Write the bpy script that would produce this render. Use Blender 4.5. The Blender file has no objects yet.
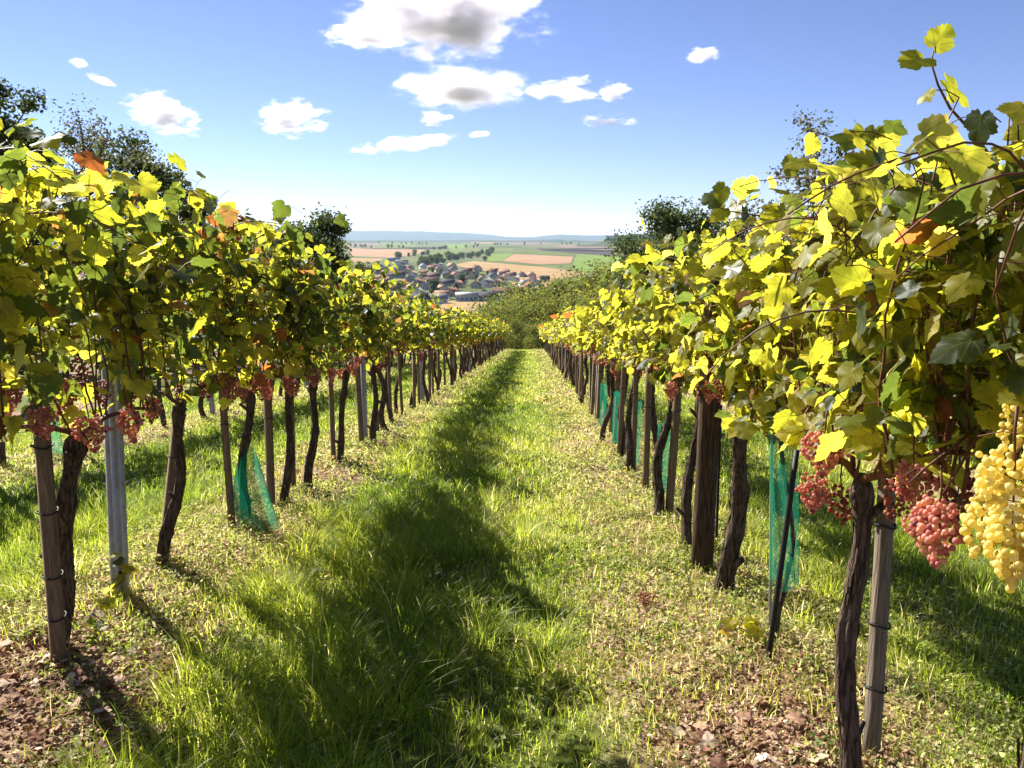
import bpy, math, random
import numpy as np
from mathutils import Vector, Matrix, Euler

SC = bpy.context.scene
COL = SC.collection
rad = math.radians

# ------------------------------------------------------------------ camera, sky, sun, exposure
CAM_H = 1.45
SLOPE = math.tan(rad(7.05))
cd = bpy.data.cameras.new('camera')
cam = bpy.data.objects.new('camera', cd)
COL.objects.link(cam)
cd.sensor_width = 36.0
cd.lens = 36.0 * 760 / 1024
cd.clip_start = 0.05
cd.clip_end = 90000
cam.location = (0, 0, CAM_H)
cam.rotation_euler = (rad(90 - 10.95), 0, rad(1.5))
SC.camera = cam

SUN_AZ, SUN_EL = rad(44), rad(36)          # azimuth to the left of the rows
SUNV = Vector((-math.sin(SUN_AZ) * math.cos(SUN_EL), math.cos(SUN_AZ) * math.cos(SUN_EL), math.sin(SUN_EL)))
world = bpy.data.worlds.new('World')
SC.world = world
world.use_nodes = True
wn = world.node_tree.nodes
sky = wn.new('ShaderNodeTexSky')
sky.sky_type = 'NISHITA'
sky.sun_disc = False
sky.sun_elevation = SUN_EL
sky.sun_rotation = -SUN_AZ
sky.altitude = 1400
sky.air_density = 0.85
sky.dust_density = 0.0
sky.ozone_density = 4.5
bg = wn['Background']
bg.inputs['Strength'].default_value = 0.05
tint = wn.new('ShaderNodeMix')
tint.data_type = 'RGBA'
tint.blend_type = 'MULTIPLY'
tint.inputs[0].default_value = 1.0
tint.inputs[7].default_value = (1.10, 0.93, 1.04, 1)
world.node_tree.links.new(sky.outputs[0], tint.inputs[6])
world.node_tree.links.new(tint.outputs[2], bg.inputs['Color'])
sl = bpy.data.lights.new('sun', 'SUN')
sl.energy = 5.0
sl.angle = rad(0.5)
sl.color = (1.0, 0.94, 0.84)
so = bpy.data.objects.new('sun', sl)
COL.objects.link(so)
so.rotation_euler = (-SUNV).to_track_quat('-Z', 'Y').to_euler()
so.location = (-20, 20, 30)
SC.view_settings.view_transform = 'Standard'
SC.view_settings.look = 'None'
SC.view_settings.exposure = 1.6
SC.view_settings.gamma = 1.0
SC.view_settings.use_curve_mapping = False
SC.render.engine = 'CYCLES'
cy = SC.cycles
cy.use_denoising = True
cy.max_bounces = 9
cy.diffuse_bounces = 4
cy.glossy_bounces = 2
cy.transmission_bounces = 5
cy.transparent_max_bounces = 12
cy.volume_bounces = 6
cy.sample_clamp_indirect = 8
cy.volume_max_steps = 256

RNG = np.random.default_rng(11)
random.seed(5)
H_VALLEY = -55.0

# ------------------------------------------------------------------ helpers
CROT = Euler(cam.rotation_euler).to_matrix()


def ray(px, py):
    return CROT @ Vector(((px - 512) / 760, (384 - py) / 760, -1.0))


def on_plane(px, py, z):
    d = ray(px, py)
    t = (z - CAM_H) / d.z
    return Vector((d.x * t, d.y * t, z))


def at_depth(px, py, dist):
    d = ray(px, py)
    return Vector((0, 0, CAM_H)) + d * (dist / d.y)


def hash2(ix, iy, seed):
    h = np.sin(ix * 127.1 + iy * 311.7 + seed * 74.7) * 43758.5453
    return h - np.floor(h)


def vnoise(x, y, seed=0.0):
    x = np.asarray(x, float)
    y = np.asarray(y, float)
    ix, iy = np.floor(x), np.floor(y)
    fx, fy = x - ix, y - iy
    fx = fx * fx * (3 - 2 * fx)
    fy = fy * fy * (3 - 2 * fy)
    a, b = hash2(ix, iy, seed), hash2(ix + 1, iy, seed)
    c, d = hash2(ix, iy + 1, seed), hash2(ix + 1, iy + 1, seed)
    return (a * (1 - fx) + b * fx) * (1 - fy) + (c * (1 - fx) + d * fx) * fy


def fbm(x, y, seed=0.0, oct=3):
    s, a, t = 0, 0.5, 0
    for k in range(oct):
        s = s + a * vnoise(x * 2 ** k, y * 2 ** k, seed + k * 3.1)
        t += a
        a *= 0.5
    return s / t


ROW_D = 3.17
ROW_X = (-5.30, -2.13, 1.04, 4.21)
Y_END = 60.0


def rowdist(x):
    u = np.mod(np.asarray(x, float) - 1.04 + ROW_D / 2, ROW_D) - ROW_D / 2
    return np.abs(u)


def gz(x, y):
    x = np.asarray(x, float)
    y = np.asarray(y, float)
    z = -SLOPE * np.clip(y, -60, 62)
    z = z + np.where(y < -60, 0, 0)
    t = np.clip((y - 62) / 240.0, 0, 1)
    z1 = -SLOPE * 62
    drop = t * (1.35 - 0.35 * t)
    z = z + (H_VALLEY - z1) * np.clip(drop, 0, 1)
    near = np.clip((80 - np.abs(y)) / 30, 0, 1) * np.clip((40 - np.abs(x)) / 20, 0, 1)
    bump = (fbm(x * 0.9, y * 0.9, 3) - 0.5) * 0.10 + (fbm(x * 4, y * 4, 9, 2) - 0.5) * 0.035
    bump = bump + 0.05 * np.exp(-(rowdist(x) / 0.45) ** 2)
    return z + bump * near


def gzf(x, y):
    return float(gz(np.array([x]), np.array([y]))[0])


def hit(px, py):
    """where the line of sight through a pixel of the photograph meets the ground"""
    d = ray(px, py)
    t = 0.5
    for _ in range(4000):
        p = Vector((0, 0, CAM_H)) + d * t
        if p.z <= gzf(p.x, p.y):
            break
        t *= 1.002
    return p


class MB:
    """collects numpy vertex and face arrays and builds one mesh"""

    def __init__(self):
        self.v, self.f3, self.f4, self.c, self.k, self.m3, self.m4 = [], [], [], [], [], [], []
        self.n = 0

    def add(self, v, tris=None, quads=None, col=(0.5, 0.5, 0.5), k=None, mat=0):
        v = np.asarray(v, float).reshape(-1, 3)
        self.v.append(v)
        col = np.asarray(col, float)
        if col.ndim == 1:
            col = np.tile(col[:3], (len(v), 1))
        self.c.append(col)
        self.k.append(np.zeros((len(v), 3)) if k is None else k)
        if tris is not None and len(tris):
            t = np.asarray(tris, int).reshape(-1, 3)
            self.f3.append(t + self.n)
            self.m3.append(np.full(len(t), mat))
        if quads is not None and len(quads):
            t = np.asarray(quads, int).reshape(-1, 4)
            self.f4.append(t + self.n)
            self.m4.append(np.full(len(t), mat))
        self.n += len(v)

    def build(self, name, mats, parent=None, smooth=True, link=True):
        me = bpy.data.meshes.new(name)
        v = np.concatenate(self.v) if self.v else np.zeros((0, 3))
        f3 = np.concatenate(self.f3) if self.f3 else np.zeros((0, 3), int)
        f4 = np.concatenate(self.f4) if self.f4 else np.zeros((0, 4), int)
        mi = np.concatenate([*(self.m3 or [np.zeros(0)]), *(self.m4 or [np.zeros(0)])]).astype(np.int32)
        me.vertices.add(len(v))
        me.vertices.foreach_set('co', v.astype(np.float32).ravel())
        nl = len(f3) * 3 + len(f4) * 4
        me.loops.add(nl)
        me.loops.foreach_set('vertex_index', np.concatenate([f3.ravel(), f4.ravel()]).astype(np.int32))
        npoly = len(f3) + len(f4)
        me.polygons.add(npoly)
        starts = np.concatenate([np.arange(len(f3)) * 3, len(f3) * 3 + np.arange(len(f4)) * 4]).astype(np.int32)
        me.polygons.foreach_set('loop_start', starts)
        if not isinstance(mats, (list, tuple)):
            mats = [mats]
        for m in mats:
            me.materials.append(m)
        me.polygons.foreach_set('material_index', mi)
        if smooth:
            me.polygons.foreach_set('use_smooth', np.ones(npoly, bool))
        a = me.attributes.new('Col', 'FLOAT_COLOR', 'POINT')
        c = np.concatenate(self.c) if self.c else np.zeros((0, 3))
        a.data.foreach_set('color', np.concatenate([c, np.ones((len(c), 1))], 1).astype(np.float32).ravel())
        kk = np.concatenate(self.k) if self.k else np.zeros((0, 3))
        if np.any(kk):
            a = me.attributes.new('leafco', 'FLOAT_VECTOR', 'POINT')
            a.data.foreach_set('vector', kk.astype(np.float32).ravel())
        me.update(calc_edges=True)
        me.validate()
        o = bpy.data.objects.new(name, me)
        if link:
            COL.objects.link(o)
        if parent is not None:
            o.parent = parent
        return o


def empty(name, loc, rz=0.0):
    o = bpy.data.objects.new(name, None)
    o.empty_display_size = 0.1
    COL.objects.link(o)
    o.location = loc
    o.rotation_euler = (0, 0, rz)
    return o


def tag(o, label=None, cat=None, group=None, kind=None):
    if label:
        o['label'] = label
    if cat:
        o['category'] = cat
    if group:
        o['group'] = group
    if kind:
        o['kind'] = kind
    return o


CHILD = {}


def kids(o):
    return CHILD.get(o.name, [c for c in o.children])


def copy_tree(o, parent=None):
    c = o.copy()
    COL.objects.link(c)
    if parent is not None:
        c.parent = parent
    for ch in o.children:
        copy_tree(ch, c)
    return c


def tube_arrays(pts, radii, sides=8, rough=0.0, seed=0, cap=True, ridges=0):
    pts = np.asarray(pts, float)
    n = len(pts)
    radii = np.broadcast_to(np.asarray(radii, float), (n,))
    tang = np.gradient(pts, axis=0)
    tang /= np.linalg.norm(tang, axis=1, keepdims=True) + 1e-9
    ref = np.array([1.0, 0, 0]) if abs(tang[0][0]) < 0.8 else np.array([0, 1.0, 0])
    V = []
    rr = np.random.default_rng(seed)
    u = np.cross(tang[0], ref)
    u /= np.linalg.norm(u)
    ph = rr.uniform(0, 6.28, 4)
    ang = np.linspace(0, 2 * np.pi, sides, endpoint=False)
    for i in range(n):
        u = u - tang[i] * np.dot(u, tang[i])
        u /= np.linalg.norm(u) + 1e-9
        w = np.cross(tang[i], u)
        r = np.full(sides, radii[i])
        if rough:
            r = r * (1 + rough * (rr.uniform(-1, 1, sides) * 0.5 + 0.6 * np.sin(ang * 3 + ph[0] + i * 0.35)
                     + 0.5 * np.sin(ang * 5 + ph[1] - i * 0.2) + 0.45 * np.sin(ang * 9 + ph[2] + i * 0.12)))
        V.append(pts[i] + r[:, None] * (np.cos(ang)[:, None] * u + np.sin(ang)[:, None] * w))
    V = np.concatenate(V)
    Q = []
    for i in range(n - 1):
        a = i * sides + np.arange(sides)
        b = i * sides + (np.arange(sides) + 1) % sides
        Q.append(np.stack([a, b, b + sides, a + sides], 1))
    Q = np.concatenate(Q)
    T = []
    if cap:
        V = np.concatenate([V, pts[:1], pts[-1:]])
        for j in range(sides):
            T.append((len(V) - 2, (j + 1) % sides, j))
            T.append((len(V) - 1, (n - 1) * sides + j, (n - 1) * sides + (j + 1) % sides))
    return V, np.array(T, int).reshape(-1, 3), Q


def add_tube(mb, pts, radii, sides=8, rough=0.0, seed=0, col=(.3, .3, .3), cap=True, mat=0):
    V, T, Q = tube_arrays(pts, radii, sides, rough, seed, cap)
    mb.add(V, T, Q, col, mat=mat)


def add_box(mb, lo, hi, col=(.5, .5, .5), mat=0, M=None):
    x0, y0, z0 = lo
    x1, y1, z1 = hi
    v = np.array([(x0, y0, z0), (x1, y0, z0), (x1, y1, z0), (x0, y1, z0), (x0, y0, z1), (x1, y0, z1), (x1, y1, z1), (x0, y1, z1)], float)
    if M is not None:
        v = v @ np.asarray(M)[:3, :3].T + np.asarray(M)[:3, 3]
    q = [(0, 3, 2, 1), (4, 5, 6, 7), (0, 1, 5, 4), (1, 2, 6, 5), (2, 3, 7, 6), (3, 0, 4, 7)]
    mb.add(v, None, q, col, mat=mat)


# ------------------------------------------------------------------ materials
def new_mat(name):
    m = bpy.data.materials.new(name)
    m.use_nodes = True
    nt = m.node_tree
    nt.nodes.clear()
    out = nt.nodes.new('ShaderNodeOutputMaterial')
    return m, nt, out


def N(nt, typ, **kw):
    n = nt.nodes.new(typ)
    for k, v in kw.items():
        if k.startswith('i_'):
            n.inputs[k[2:].replace('_', ' ')].default_value = v
        else:
            setattr(n, k, v)
    return n


def mth(nt, op, a, b=None, c=None, clamp=False):
    n = nt.nodes.new('ShaderNodeMath')
    n.operation = op
    n.use_clamp = clamp
    for i, x in enumerate((a, b, c)):
        if x is None:
            continue
        if isinstance(x, (int, float)):
            n.inputs[i].default_value = x
        else:
            nt.links.new(x, n.inputs[i])
    return n.outputs[0]


def mixc(nt, fac, a, b, blend='MIX'):
    n = nt.nodes.new('ShaderNodeMix')
    n.data_type = 'RGBA'
    n.blend_type = blend
    n.clamp_result = False
    for s, x in ((0, fac), (6, a), (7, b)):
        if isinstance(x, (int, float)):
            n.inputs[s].default_value = x
        elif isinstance(x, tuple):
            n.inputs[s].default_value = (*x[:3], 1)
        else:
            nt.links.new(x, n.inputs[s])
    return n.outputs[2]


def noise(nt, scale, detail=3, rough=0.55, vec=None, dist=0.0):
    n = nt.nodes.new('ShaderNodeTexNoise')
    n.inputs['Scale'].default_value = scale
    n.inputs['Detail'].default_value = detail
    n.inputs['Roughness'].default_value = rough
    n.inputs['Distortion'].default_value = dist
    if vec is not None:
        nt.links.new(vec, n.inputs['Vector'])
    return n.outputs[0]


def ramp(nt, fac, stops):
    n = nt.nodes.new('ShaderNodeValToRGB')
    el = n.color_ramp.elements
    while len(el) < len(stops):
        el.new(0.5)
    for e, (p, c) in zip(el, stops):
        e.position = p
        e.color = (*c, 1) if len(c) == 3 else c
    nt.links.new(fac, n.inputs[0])
    return n.outputs[0]


def smooth(nt, x, lo, hi):
    n = nt.nodes.new('ShaderNodeMapRange')
    n.interpolation_type = 'SMOOTHSTEP'
    n.inputs['From Min'].default_value = lo
    n.inputs['From Max'].default_value = hi
    nt.links.new(x, n.inputs[0])
    return n.outputs[0]


def leaf_material(name, trans=0.5, boost=2.2, gloss=0.06, veins=True, rough=0.45, tint=(1, 1, 0.8), fres=0.05, refl=1.0):
    m, nt, out = new_mat(name)
    L = nt.links
    at = N(nt, 'ShaderNodeAttribute', attribute_name='Col')
    col = at.outputs['Color']
    if veins:
        lc = N(nt, 'ShaderNodeAttribute', attribute_name='leafco')
        sx = N(nt, 'ShaderNodeSeparateXYZ')
        L.new(lc.outputs['Vector'], sx.inputs[0])
        ax = mth(nt, 'ABSOLUTE', sx.outputs[0])
        y = sx.outputs[1]
        d0 = ax

        def ray_dist(deg):
            c, s = math.cos(rad(deg)), math.sin(rad(deg))
            return mth(nt, 'ABSOLUTE', mth(nt, 'SUBTRACT', mth(nt, 'MULTIPLY', ax, c), mth(nt, 'MULTIPLY', y, s)))
        d1, d2 = ray_dist(42), ray_dist(84)
        d = mth(nt, 'MINIMUM', d0, mth(nt, 'MINIMUM', d1, d2))
        vein = mth(nt, 'SUBTRACT', 1.0, smooth(nt, d, 0.006, 0.03))
        ch = mth(nt, 'ABSOLUTE', mth(nt, 'SUBTRACT', mth(nt, 'FRACT', mth(nt, 'MULTIPLY', mth(nt, 'SUBTRACT', y, mth(nt, 'MULTIPLY', ax, 0.75)), 7.0)), 0.5))
        vein2 = mth(nt, 'MULTIPLY', mth(nt, 'SUBTRACT', 1.0, smooth(nt, ch, 0.03, 0.14)), 0.4)
        vein = mth(nt, 'MAXIMUM', vein, vein2)
        # patchy yellowing from the rim inwards
        geo = N(nt, 'ShaderNodeNewGeometry')
        nz = noise(nt, 28, 2, vec=geo.outputs['Position'])
        rim = smooth(nt, mth(nt, 'ADD', sx.outputs[2], mth(nt, 'MULTIPLY', mth(nt, 'SUBTRACT', nz, 0.5), 1.2)), 0.62, 1.1)
        hs = N(nt, 'ShaderNodeHueSaturation')
        hs.inputs['Hue'].default_value = 0.47
        hs.inputs['Value'].default_value = 1.5
        L.new(col, hs.inputs['Color'])
        col = mixc(nt, mth(nt, 'MULTIPLY', rim, 0.7), col, hs.outputs[0])
        mot = smooth(nt, noise(nt, 17, 3, 0.6, geo.outputs['Position']), 0.42, 0.66)
        col = mixc(nt, mth(nt, 'MULTIPLY', mot, 0.55), col, mixc(nt, 1.0, col, (0.52, 0.64, 0.6), 'MULTIPLY'))
        spots = smooth(nt, noise(nt, 60, 2, vec=geo.outputs['Position']), 0.67, 0.74)
        col = mixc(nt, mth(nt, 'MULTIPLY', spots, 0.6), col, (0.10, 0.045, 0.015))
        col_v = mixc(nt, mth(nt, 'MULTIPLY', vein, 0.45), col, (0.22, 0.24, 0.07))
    else:
        col_v = col
        vein = None
    di = N(nt, 'ShaderNodeBsdfDiffuse')
    L.new(mixc(nt, 1.0, col_v, (refl, refl, refl), 'MULTIPLY'), di.inputs['Color'])
    tr = N(nt, 'ShaderNodeBsdfTranslucent')
    tcol = mixc(nt, 1.0, col, (boost * tint[0], boost * tint[1], boost * tint[2]), 'MULTIPLY')
    if vein is not None:
        tcol = mixc(nt, mth(nt, 'MULTIPLY', vein, 0.35), tcol, (0.05, 0.06, 0.01))
    L.new(tcol, tr.inputs['Color'])
    mx = N(nt, 'ShaderNodeMixShader')
    mx.inputs[0].default_value = trans
    L.new(di.outputs[0], mx.inputs[1])
    L.new(tr.outputs[0], mx.inputs[2])
    gl = N(nt, 'ShaderNodeBsdfGlossy')
    gl.inputs['Roughness'].default_value = rough
    gl.inputs['Color'].default_value = (0.9, 0.95, 1, 1)
    fr = N(nt, 'ShaderNodeLayerWeight')
    fr.inputs['Blend'].default_value = 0.25
    fac = mth(nt, 'MULTIPLY_ADD', fr.outputs['Fresnel'], fres, gloss, clamp=True)
    m2 = N(nt, 'ShaderNodeMixShader')
    L.new(fac, m2.inputs[0])
    L.new(mx.outputs[0], m2.inputs[1])
    L.new(gl.outputs[0], m2.inputs[2])
    L.new(m2.outputs[0], out.inputs[0])
    return m


def solid(name, base, rough=0.7, var=0.25, scale=20, metal=0.0, bump=0.0, stretch=None, use_attr=False, dark=None, spec=0.3):
    m, nt, out = new_mat(name)
    L = nt.links
    b = N(nt, 'ShaderNodeBsdfPrincipled')
    b.inputs['Roughness'].default_value = rough
    b.inputs['Metallic'].default_value = metal
    b.inputs['Specular IOR Level'].default_value = spec
    tc = N(nt, 'ShaderNodeTexCoord')
    vec = tc.outputs['Object']
    if stretch:
        mp = N(nt, 'ShaderNodeMapping')
        mp.inputs['Scale'].default_value = stretch
        L.new(vec, mp.inputs[0])
        vec = mp.outputs[0]
    n1 = noise(nt, scale, 4, 0.6, vec)
    if use_attr:
        at = N(nt, 'ShaderNodeAttribute', attribute_name='Col')
        base_s = at.outputs['Color']
    else:
        base_s = tuple(base)
    dk = dark or tuple(c * (1 - 2 * var) for c in base)
    if use_attr:
        col = mixc(nt, mth(nt, 'MULTIPLY', smooth(nt, n1, 0.35, 0.7), var * 2), base_s, mixc(nt, 1.0, base_s, (0.45, 0.42, 0.4), 'MULTIPLY'))
    else:
        col = mixc(nt, smooth(nt, n1, 0.32, 0.68), base_s, dk)
    L.new(col, b.inputs['Base Color'])
    if bump:
        bp = N(nt, 'ShaderNodeBump')
        bp.inputs['Strength'].default_value = 1.0
        bp.inputs['Distance'].default_value = bump
        L.new(n1, bp.inputs['Height'])
        L.new(bp.outputs[0], b.inputs['Normal'])
    L.new(b.outputs[0], out.inputs[0])
    return m


M_LEAF = leaf_material('vine leaf', 0.6, 3.1, 0.012, refl=0.72, fres=0.04)
M_TREE = leaf_material('tree leaf', 0.42, 2.2, 0.0, veins=False, rough=0.5)
M_GRASS = leaf_material('grass blade', 0.52, 3.0, 0.0, veins=False, rough=0.5, fres=0.02)
M_WEED = leaf_material('weed leaf', 0.45, 2.0, 0.01, veins=False, rough=0.5)
M_DRY = leaf_material('dead leaf', 0.2, 1.3, 0.02, veins=False, rough=0.7, tint=(1, .9, .7))
M_BARK = solid('vine bark', (0.16, 0.12, 0.092), 0.95, 0.4, 95, bump=0.02, stretch=(1, 1, 0.10), spec=0.05, dark=(0.035, 0.022, 0.016))
M_TBARK = solid('tree bark', (0.10, 0.08, 0.06), 0.95, 0.3, 8, bump=0.02, stretch=(1, 1, 0.3), spec=0.1)
M_SHOOT = solid('vine shoot', (0.17, 0.065, 0.035), 0.6, 0.25, 40)
M_WOOD = solid('weathered stake wood', (0.24, 0.17, 0.11), 0.9, 0.25, 60, bump=0.003, stretch=(3, 3, 0.12), spec=0.15)
M_POSTW = solid('grey post wood', (0.24, 0.195, 0.15), 0.9, 0.25, 60, bump=0.003, stretch=(3, 3, 0.12), spec=0.15)
M_DARKW = solid('dark post wood', (0.13, 0.085, 0.055), 0.95, 0.36, 70, bump=0.014, stretch=(2, 2, 0.12), spec=0.1)
M_GALV = solid('galvanised steel', (0.42, 0.42, 0.41), 0.55, 0.14, 14, metal=0.5, spec=0.4)
M_WIRE = solid('steel wire', (0.45, 0.45, 0.44), 0.4, 0.1, 10, metal=0.8)
M_TIE = solid('black tie', (0.012, 0.012, 0.013), 0.6, 0.1, 10)
M_GTIE = solid('green tie', (0.02, 0.16, 0.10), 0.5, 0.1, 10)


def grape_material(name, c1, c2, c3, sss):
    m, nt, out = new_mat(name)
    L = nt.links
    at = N(nt, 'ShaderNodeAttribute', attribute_name='Col')
    sp = N(nt, 'ShaderNodeSeparateColor')
    L.new(at.outputs['Color'], sp.inputs[0])
    tc = N(nt, 'ShaderNodeTexCoord')
    nz = noise(nt, 70, 2, vec=tc.outputs['Object'])
    col = ramp(nt, mth(nt, 'ADD', sp.outputs[0], mth(nt, 'MULTIPLY', mth(nt, 'SUBTRACT', nz, 0.5), 0.35)), [(0.1, c1), (0.5, c2), (0.95, c3)])
    b = N(nt, 'ShaderNodeBsdfPrincipled')
    L.new(col, b.inputs['Base Color'])
    b.inputs['Roughness'].default_value = 0.5
    b.inputs['Specular IOR Level'].default_value = 0.35
    tr = N(nt, 'ShaderNodeBsdfTranslucent')
    L.new(mixc(nt, 1.0, col, (1.7, 1.6, 1.4), 'MULTIPLY'), tr.inputs[0])
    mx = N(nt, 'ShaderNodeMixShader')
    mx.inputs[0].default_value = sss
    L.new(b.outputs[0], mx.inputs[1])
    L.new(tr.outputs[0], mx.inputs[2])
    L.new(mx.outputs[0], out.inputs[0])
    return m


M_RED = grape_material('pink grapes', (0.22, 0.065, 0.075), (0.47, 0.19, 0.165), (0.62, 0.40, 0.28), 0.48)
M_YEL = grape_material('yellow grapes', (0.42, 0.35, 0.09), (0.60, 0.53, 0.18), (0.70, 0.64, 0.30), 0.5)
M_DARKG = grape_material('shrivelled grapes', (0.12, 0.03, 0.025), (0.27, 0.075, 0.045), (0.40, 0.17, 0.08), 0.35)


def net_material(th=0.385):
    m, nt, out = new_mat('green netting')
    L = nt.links
    at = N(nt, 'ShaderNodeAttribute', attribute_name='leafco')
    sp = N(nt, 'ShaderNodeSeparateXYZ')
    L.new(at.outputs['Vector'], sp.inputs[0])
    # woven threads, 5 mm apart
    def thread(s):
        f = mth(nt, 'ABSOLUTE', mth(nt, 'SUBTRACT', mth(nt, 'FRACT', mth(nt, 'MULTIPLY', s, 190.0)), 0.5))
        return mth(nt, 'GREATER_THAN', f, th)
    cover = mth(nt, 'MAXIMUM', thread(sp.outputs[0]), thread(sp.outputs[1]))
    di = N(nt, 'ShaderNodeBsdfDiffuse')
    di.inputs[0].default_value = (0.012, 0.17, 0.10, 1)
    tr = N(nt, 'ShaderNodeBsdfTranslucent')
    tr.inputs[0].default_value = (0.025, 0.34, 0.20, 1)
    mx = N(nt, 'ShaderNodeMixShader')
    mx.inputs[0].default_value = 0.5
    L.new(di.outputs[0], mx.inputs[1])
    L.new(tr.outputs[0], mx.inputs[2])
    tp = N(nt, 'ShaderNodeBsdfTransparent')
    m2 = N(nt, 'ShaderNodeMixShader')
    L.new(cover, m2.inputs[0])
    L.new(tp.outputs[0], m2.inputs[1])
    L.new(mx.outputs[0], m2.inputs[2])
    L.new(m2.outputs[0], out.inputs[0])
    return m


M_NET = net_material(0.395)
M_NET2 = net_material(0.30)


def ground_material():
    m, nt, out = new_mat('vineyard soil and valley land')
    L = nt.links
    geo = N(nt, 'ShaderNodeNewGeometry')
    pos = geo.outputs['Position']
    sp = N(nt, 'ShaderNodeSeparateXYZ')
    L.new(pos, sp.inputs[0])
    x, y = sp.outputs[0], sp.outputs[1]
    u = mth(nt, 'SUBTRACT', mth(nt, 'FLOORED_MODULO', mth(nt, 'ADD', x, -0.92 + ROW_D / 2), ROW_D), ROW_D / 2)
    au = mth(nt, 'ABSOLUTE', u)
    nb = noise(nt, 1.3, 4, 0.6, pos)
    soilmask = mth(nt, 'SUBTRACT', 1.0, smooth(nt, mth(nt, 'ADD', au, mth(nt, 'MULTIPLY', mth(nt, 'SUBTRACT', nb, 0.5), 0.9)), 0.45, 0.8))
    nf = noise(nt, 26, 5, 0.7, pos)
    soil = ramp(nt, nf, [(0.25, (0.07, 0.042, 0.025)), (0.46, (0.24, 0.155, 0.095)), (0.6, (0.40, 0.29, 0.19)), (0.8, (0.55, 0.44, 0.31))])
    turf = ramp(nt, nf, [(0.25, (0.045, 0.06, 0.012)), (0.5, (0.11, 0.14, 0.03)), (0.7, (0.20, 0.22, 0.06)), (0.85, (0.36, 0.33, 0.14))])
    near = mixc(nt, soilmask, turf, soil)
    # far land: a patchwork of green and stubble
    mp = N(nt, 'ShaderNodeMapping')
    mp.inputs['Rotation'].default_value = (0, 0, 0.35)
    mp.inputs['Scale'].default_value = (1 / 420, 1 / 260, 1)
    L.new(pos, mp.inputs[0])
    vo = N(nt, 'ShaderNodeTexVoronoi')
    vo.feature = 'F1'
    vo.distance = 'CHEBYCHEV'
    vo.inputs['Scale'].default_value = 1.0
    vo.inputs['Randomness'].default_value = 0.8
    L.new(mp.outputs[0], vo.inputs['Vector'])
    vs = N(nt, 'ShaderNodeSeparateColor')
    L.new(vo.outputs['Color'], vs.inputs[0])
    n3 = noise(nt, 0.02, 4, 0.6, pos)
    far = ramp(nt, vs.outputs[0], [(0.0, (0.05, 0.072, 0.022)), (0.3, (0.085, 0.115, 0.026)), (0.5, (0.16, 0.13, 0.06)), (0.7, (0.065, 0.095, 0.022)), (0.9, (0.10, 0.13, 0.035))])
    far = mixc(nt, mth(nt, 'MULTIPLY', smooth(nt, n3, 0.4, 0.7), 0.35), far, (0.06, 0.08, 0.03))
    hill = ramp(nt, noise(nt, 0.3, 4, 0.6, pos), [(0.3, (0.05, 0.07, 0.02)), (0.7, (0.13, 0.14, 0.05))])
    col = mixc(nt, smooth(nt, y, 58, 75), near, hill)
    col = mixc(nt, smooth(nt, y, 280, 340), col, far)
    b = N(nt, 'ShaderNodeBsdfPrincipled')
    b.inputs['Roughness'].default_value = 0.95
    b.inputs['Specular IOR Level'].default_value = 0.1
    L.new(col, b.inputs['Base Color'])
    bp = N(nt, 'ShaderNodeBump')
    bp.inputs['Distance'].default_value = 0.04
    L.new(nf, bp.inputs['Height'])
    L.new(bp.outputs[0], b.inputs['Normal'])
    L.new(b.outputs[0], out.inputs[0])
    return m


# ------------------------------------------------------------------ ground
def build_ground():
    xs = np.concatenate([[-26000, -15000, -8000, -4000, -2000, -1000, -500, -250, -120, -60, -40, -30, -20, -15, -11], np.arange(-8, 6.01, 0.12), [7, 9, 11, 15, 20, 30, 40, 60, 120, 250, 500, 1000, 2000, 4000, 8000, 15000, 26000]])
    ys = np.concatenate([[-260, -160, -100, -60, -30, -15, -7, -3, -1], np.arange(0, 22, 0.13), np.arange(22, 66, 0.5), np.arange(66, 330, 8), [360, 450, 600, 900, 1400, 2200, 3500, 6000, 10000, 16000, 26000]])
    X, Y = np.meshgrid(xs, ys)
    Z = gz(X, Y)
    v = np.stack([X, Y, Z], -1).reshape(-1, 3)
    nx, ny = len(xs), len(ys)
    i = np.arange(nx * ny).reshape(ny, nx)
    q = np.stack([i[:-1, :-1], i[:-1, 1:], i[1:, 1:], i[1:, :-1]], -1).reshape(-1, 4)
    mb = MB()
    mb.add(v, None, q)
    return tag(mb.build('ground', ground_material()), kind='structure')


build_ground()

# ------------------------------------------------------------------ far fields, hills
def field_material(name, c1, c2, stripes=0.0, angle=0.0, wid=8.0):
    m, nt, out = new_mat(name)
    L = nt.links
    geo = N(nt, 'ShaderNodeNewGeometry')
    n1 = noise(nt, 0.012, 5, 0.6, geo.outputs['Position'])
    col = mixc(nt, smooth(nt, n1, 0.35, 0.65), c1, c2)
    if stripes:
        mp = N(nt, 'ShaderNodeMapping')
        mp.inputs['Rotation'].default_value = (0, 0, angle)
        L.new(geo.outputs['Position'], mp.inputs[0])
        sp = N(nt, 'ShaderNodeSeparateXYZ')
        L.new(mp.outputs[0], sp.inputs[0])
        f = mth(nt, 'SINE', mth(nt, 'MULTIPLY', sp.outputs[0], 6.283 / wid))
        col = mixc(nt, mth(nt, 'MULTIPLY', smooth(nt, f, -0.2, 0.5), stripes), col, tuple(c * 0.35 for c in c2))
    b = N(nt, 'ShaderNodeBsdfPrincipled')
    b.inputs['Roughness'].default_value = 1.0
    b.inputs['Specular IOR Level'].default_value = 0.05
    L.new(col, b.inputs['Base Color'])
    L.new(b.outputs[0], out.inputs[0])
    return m


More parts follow.
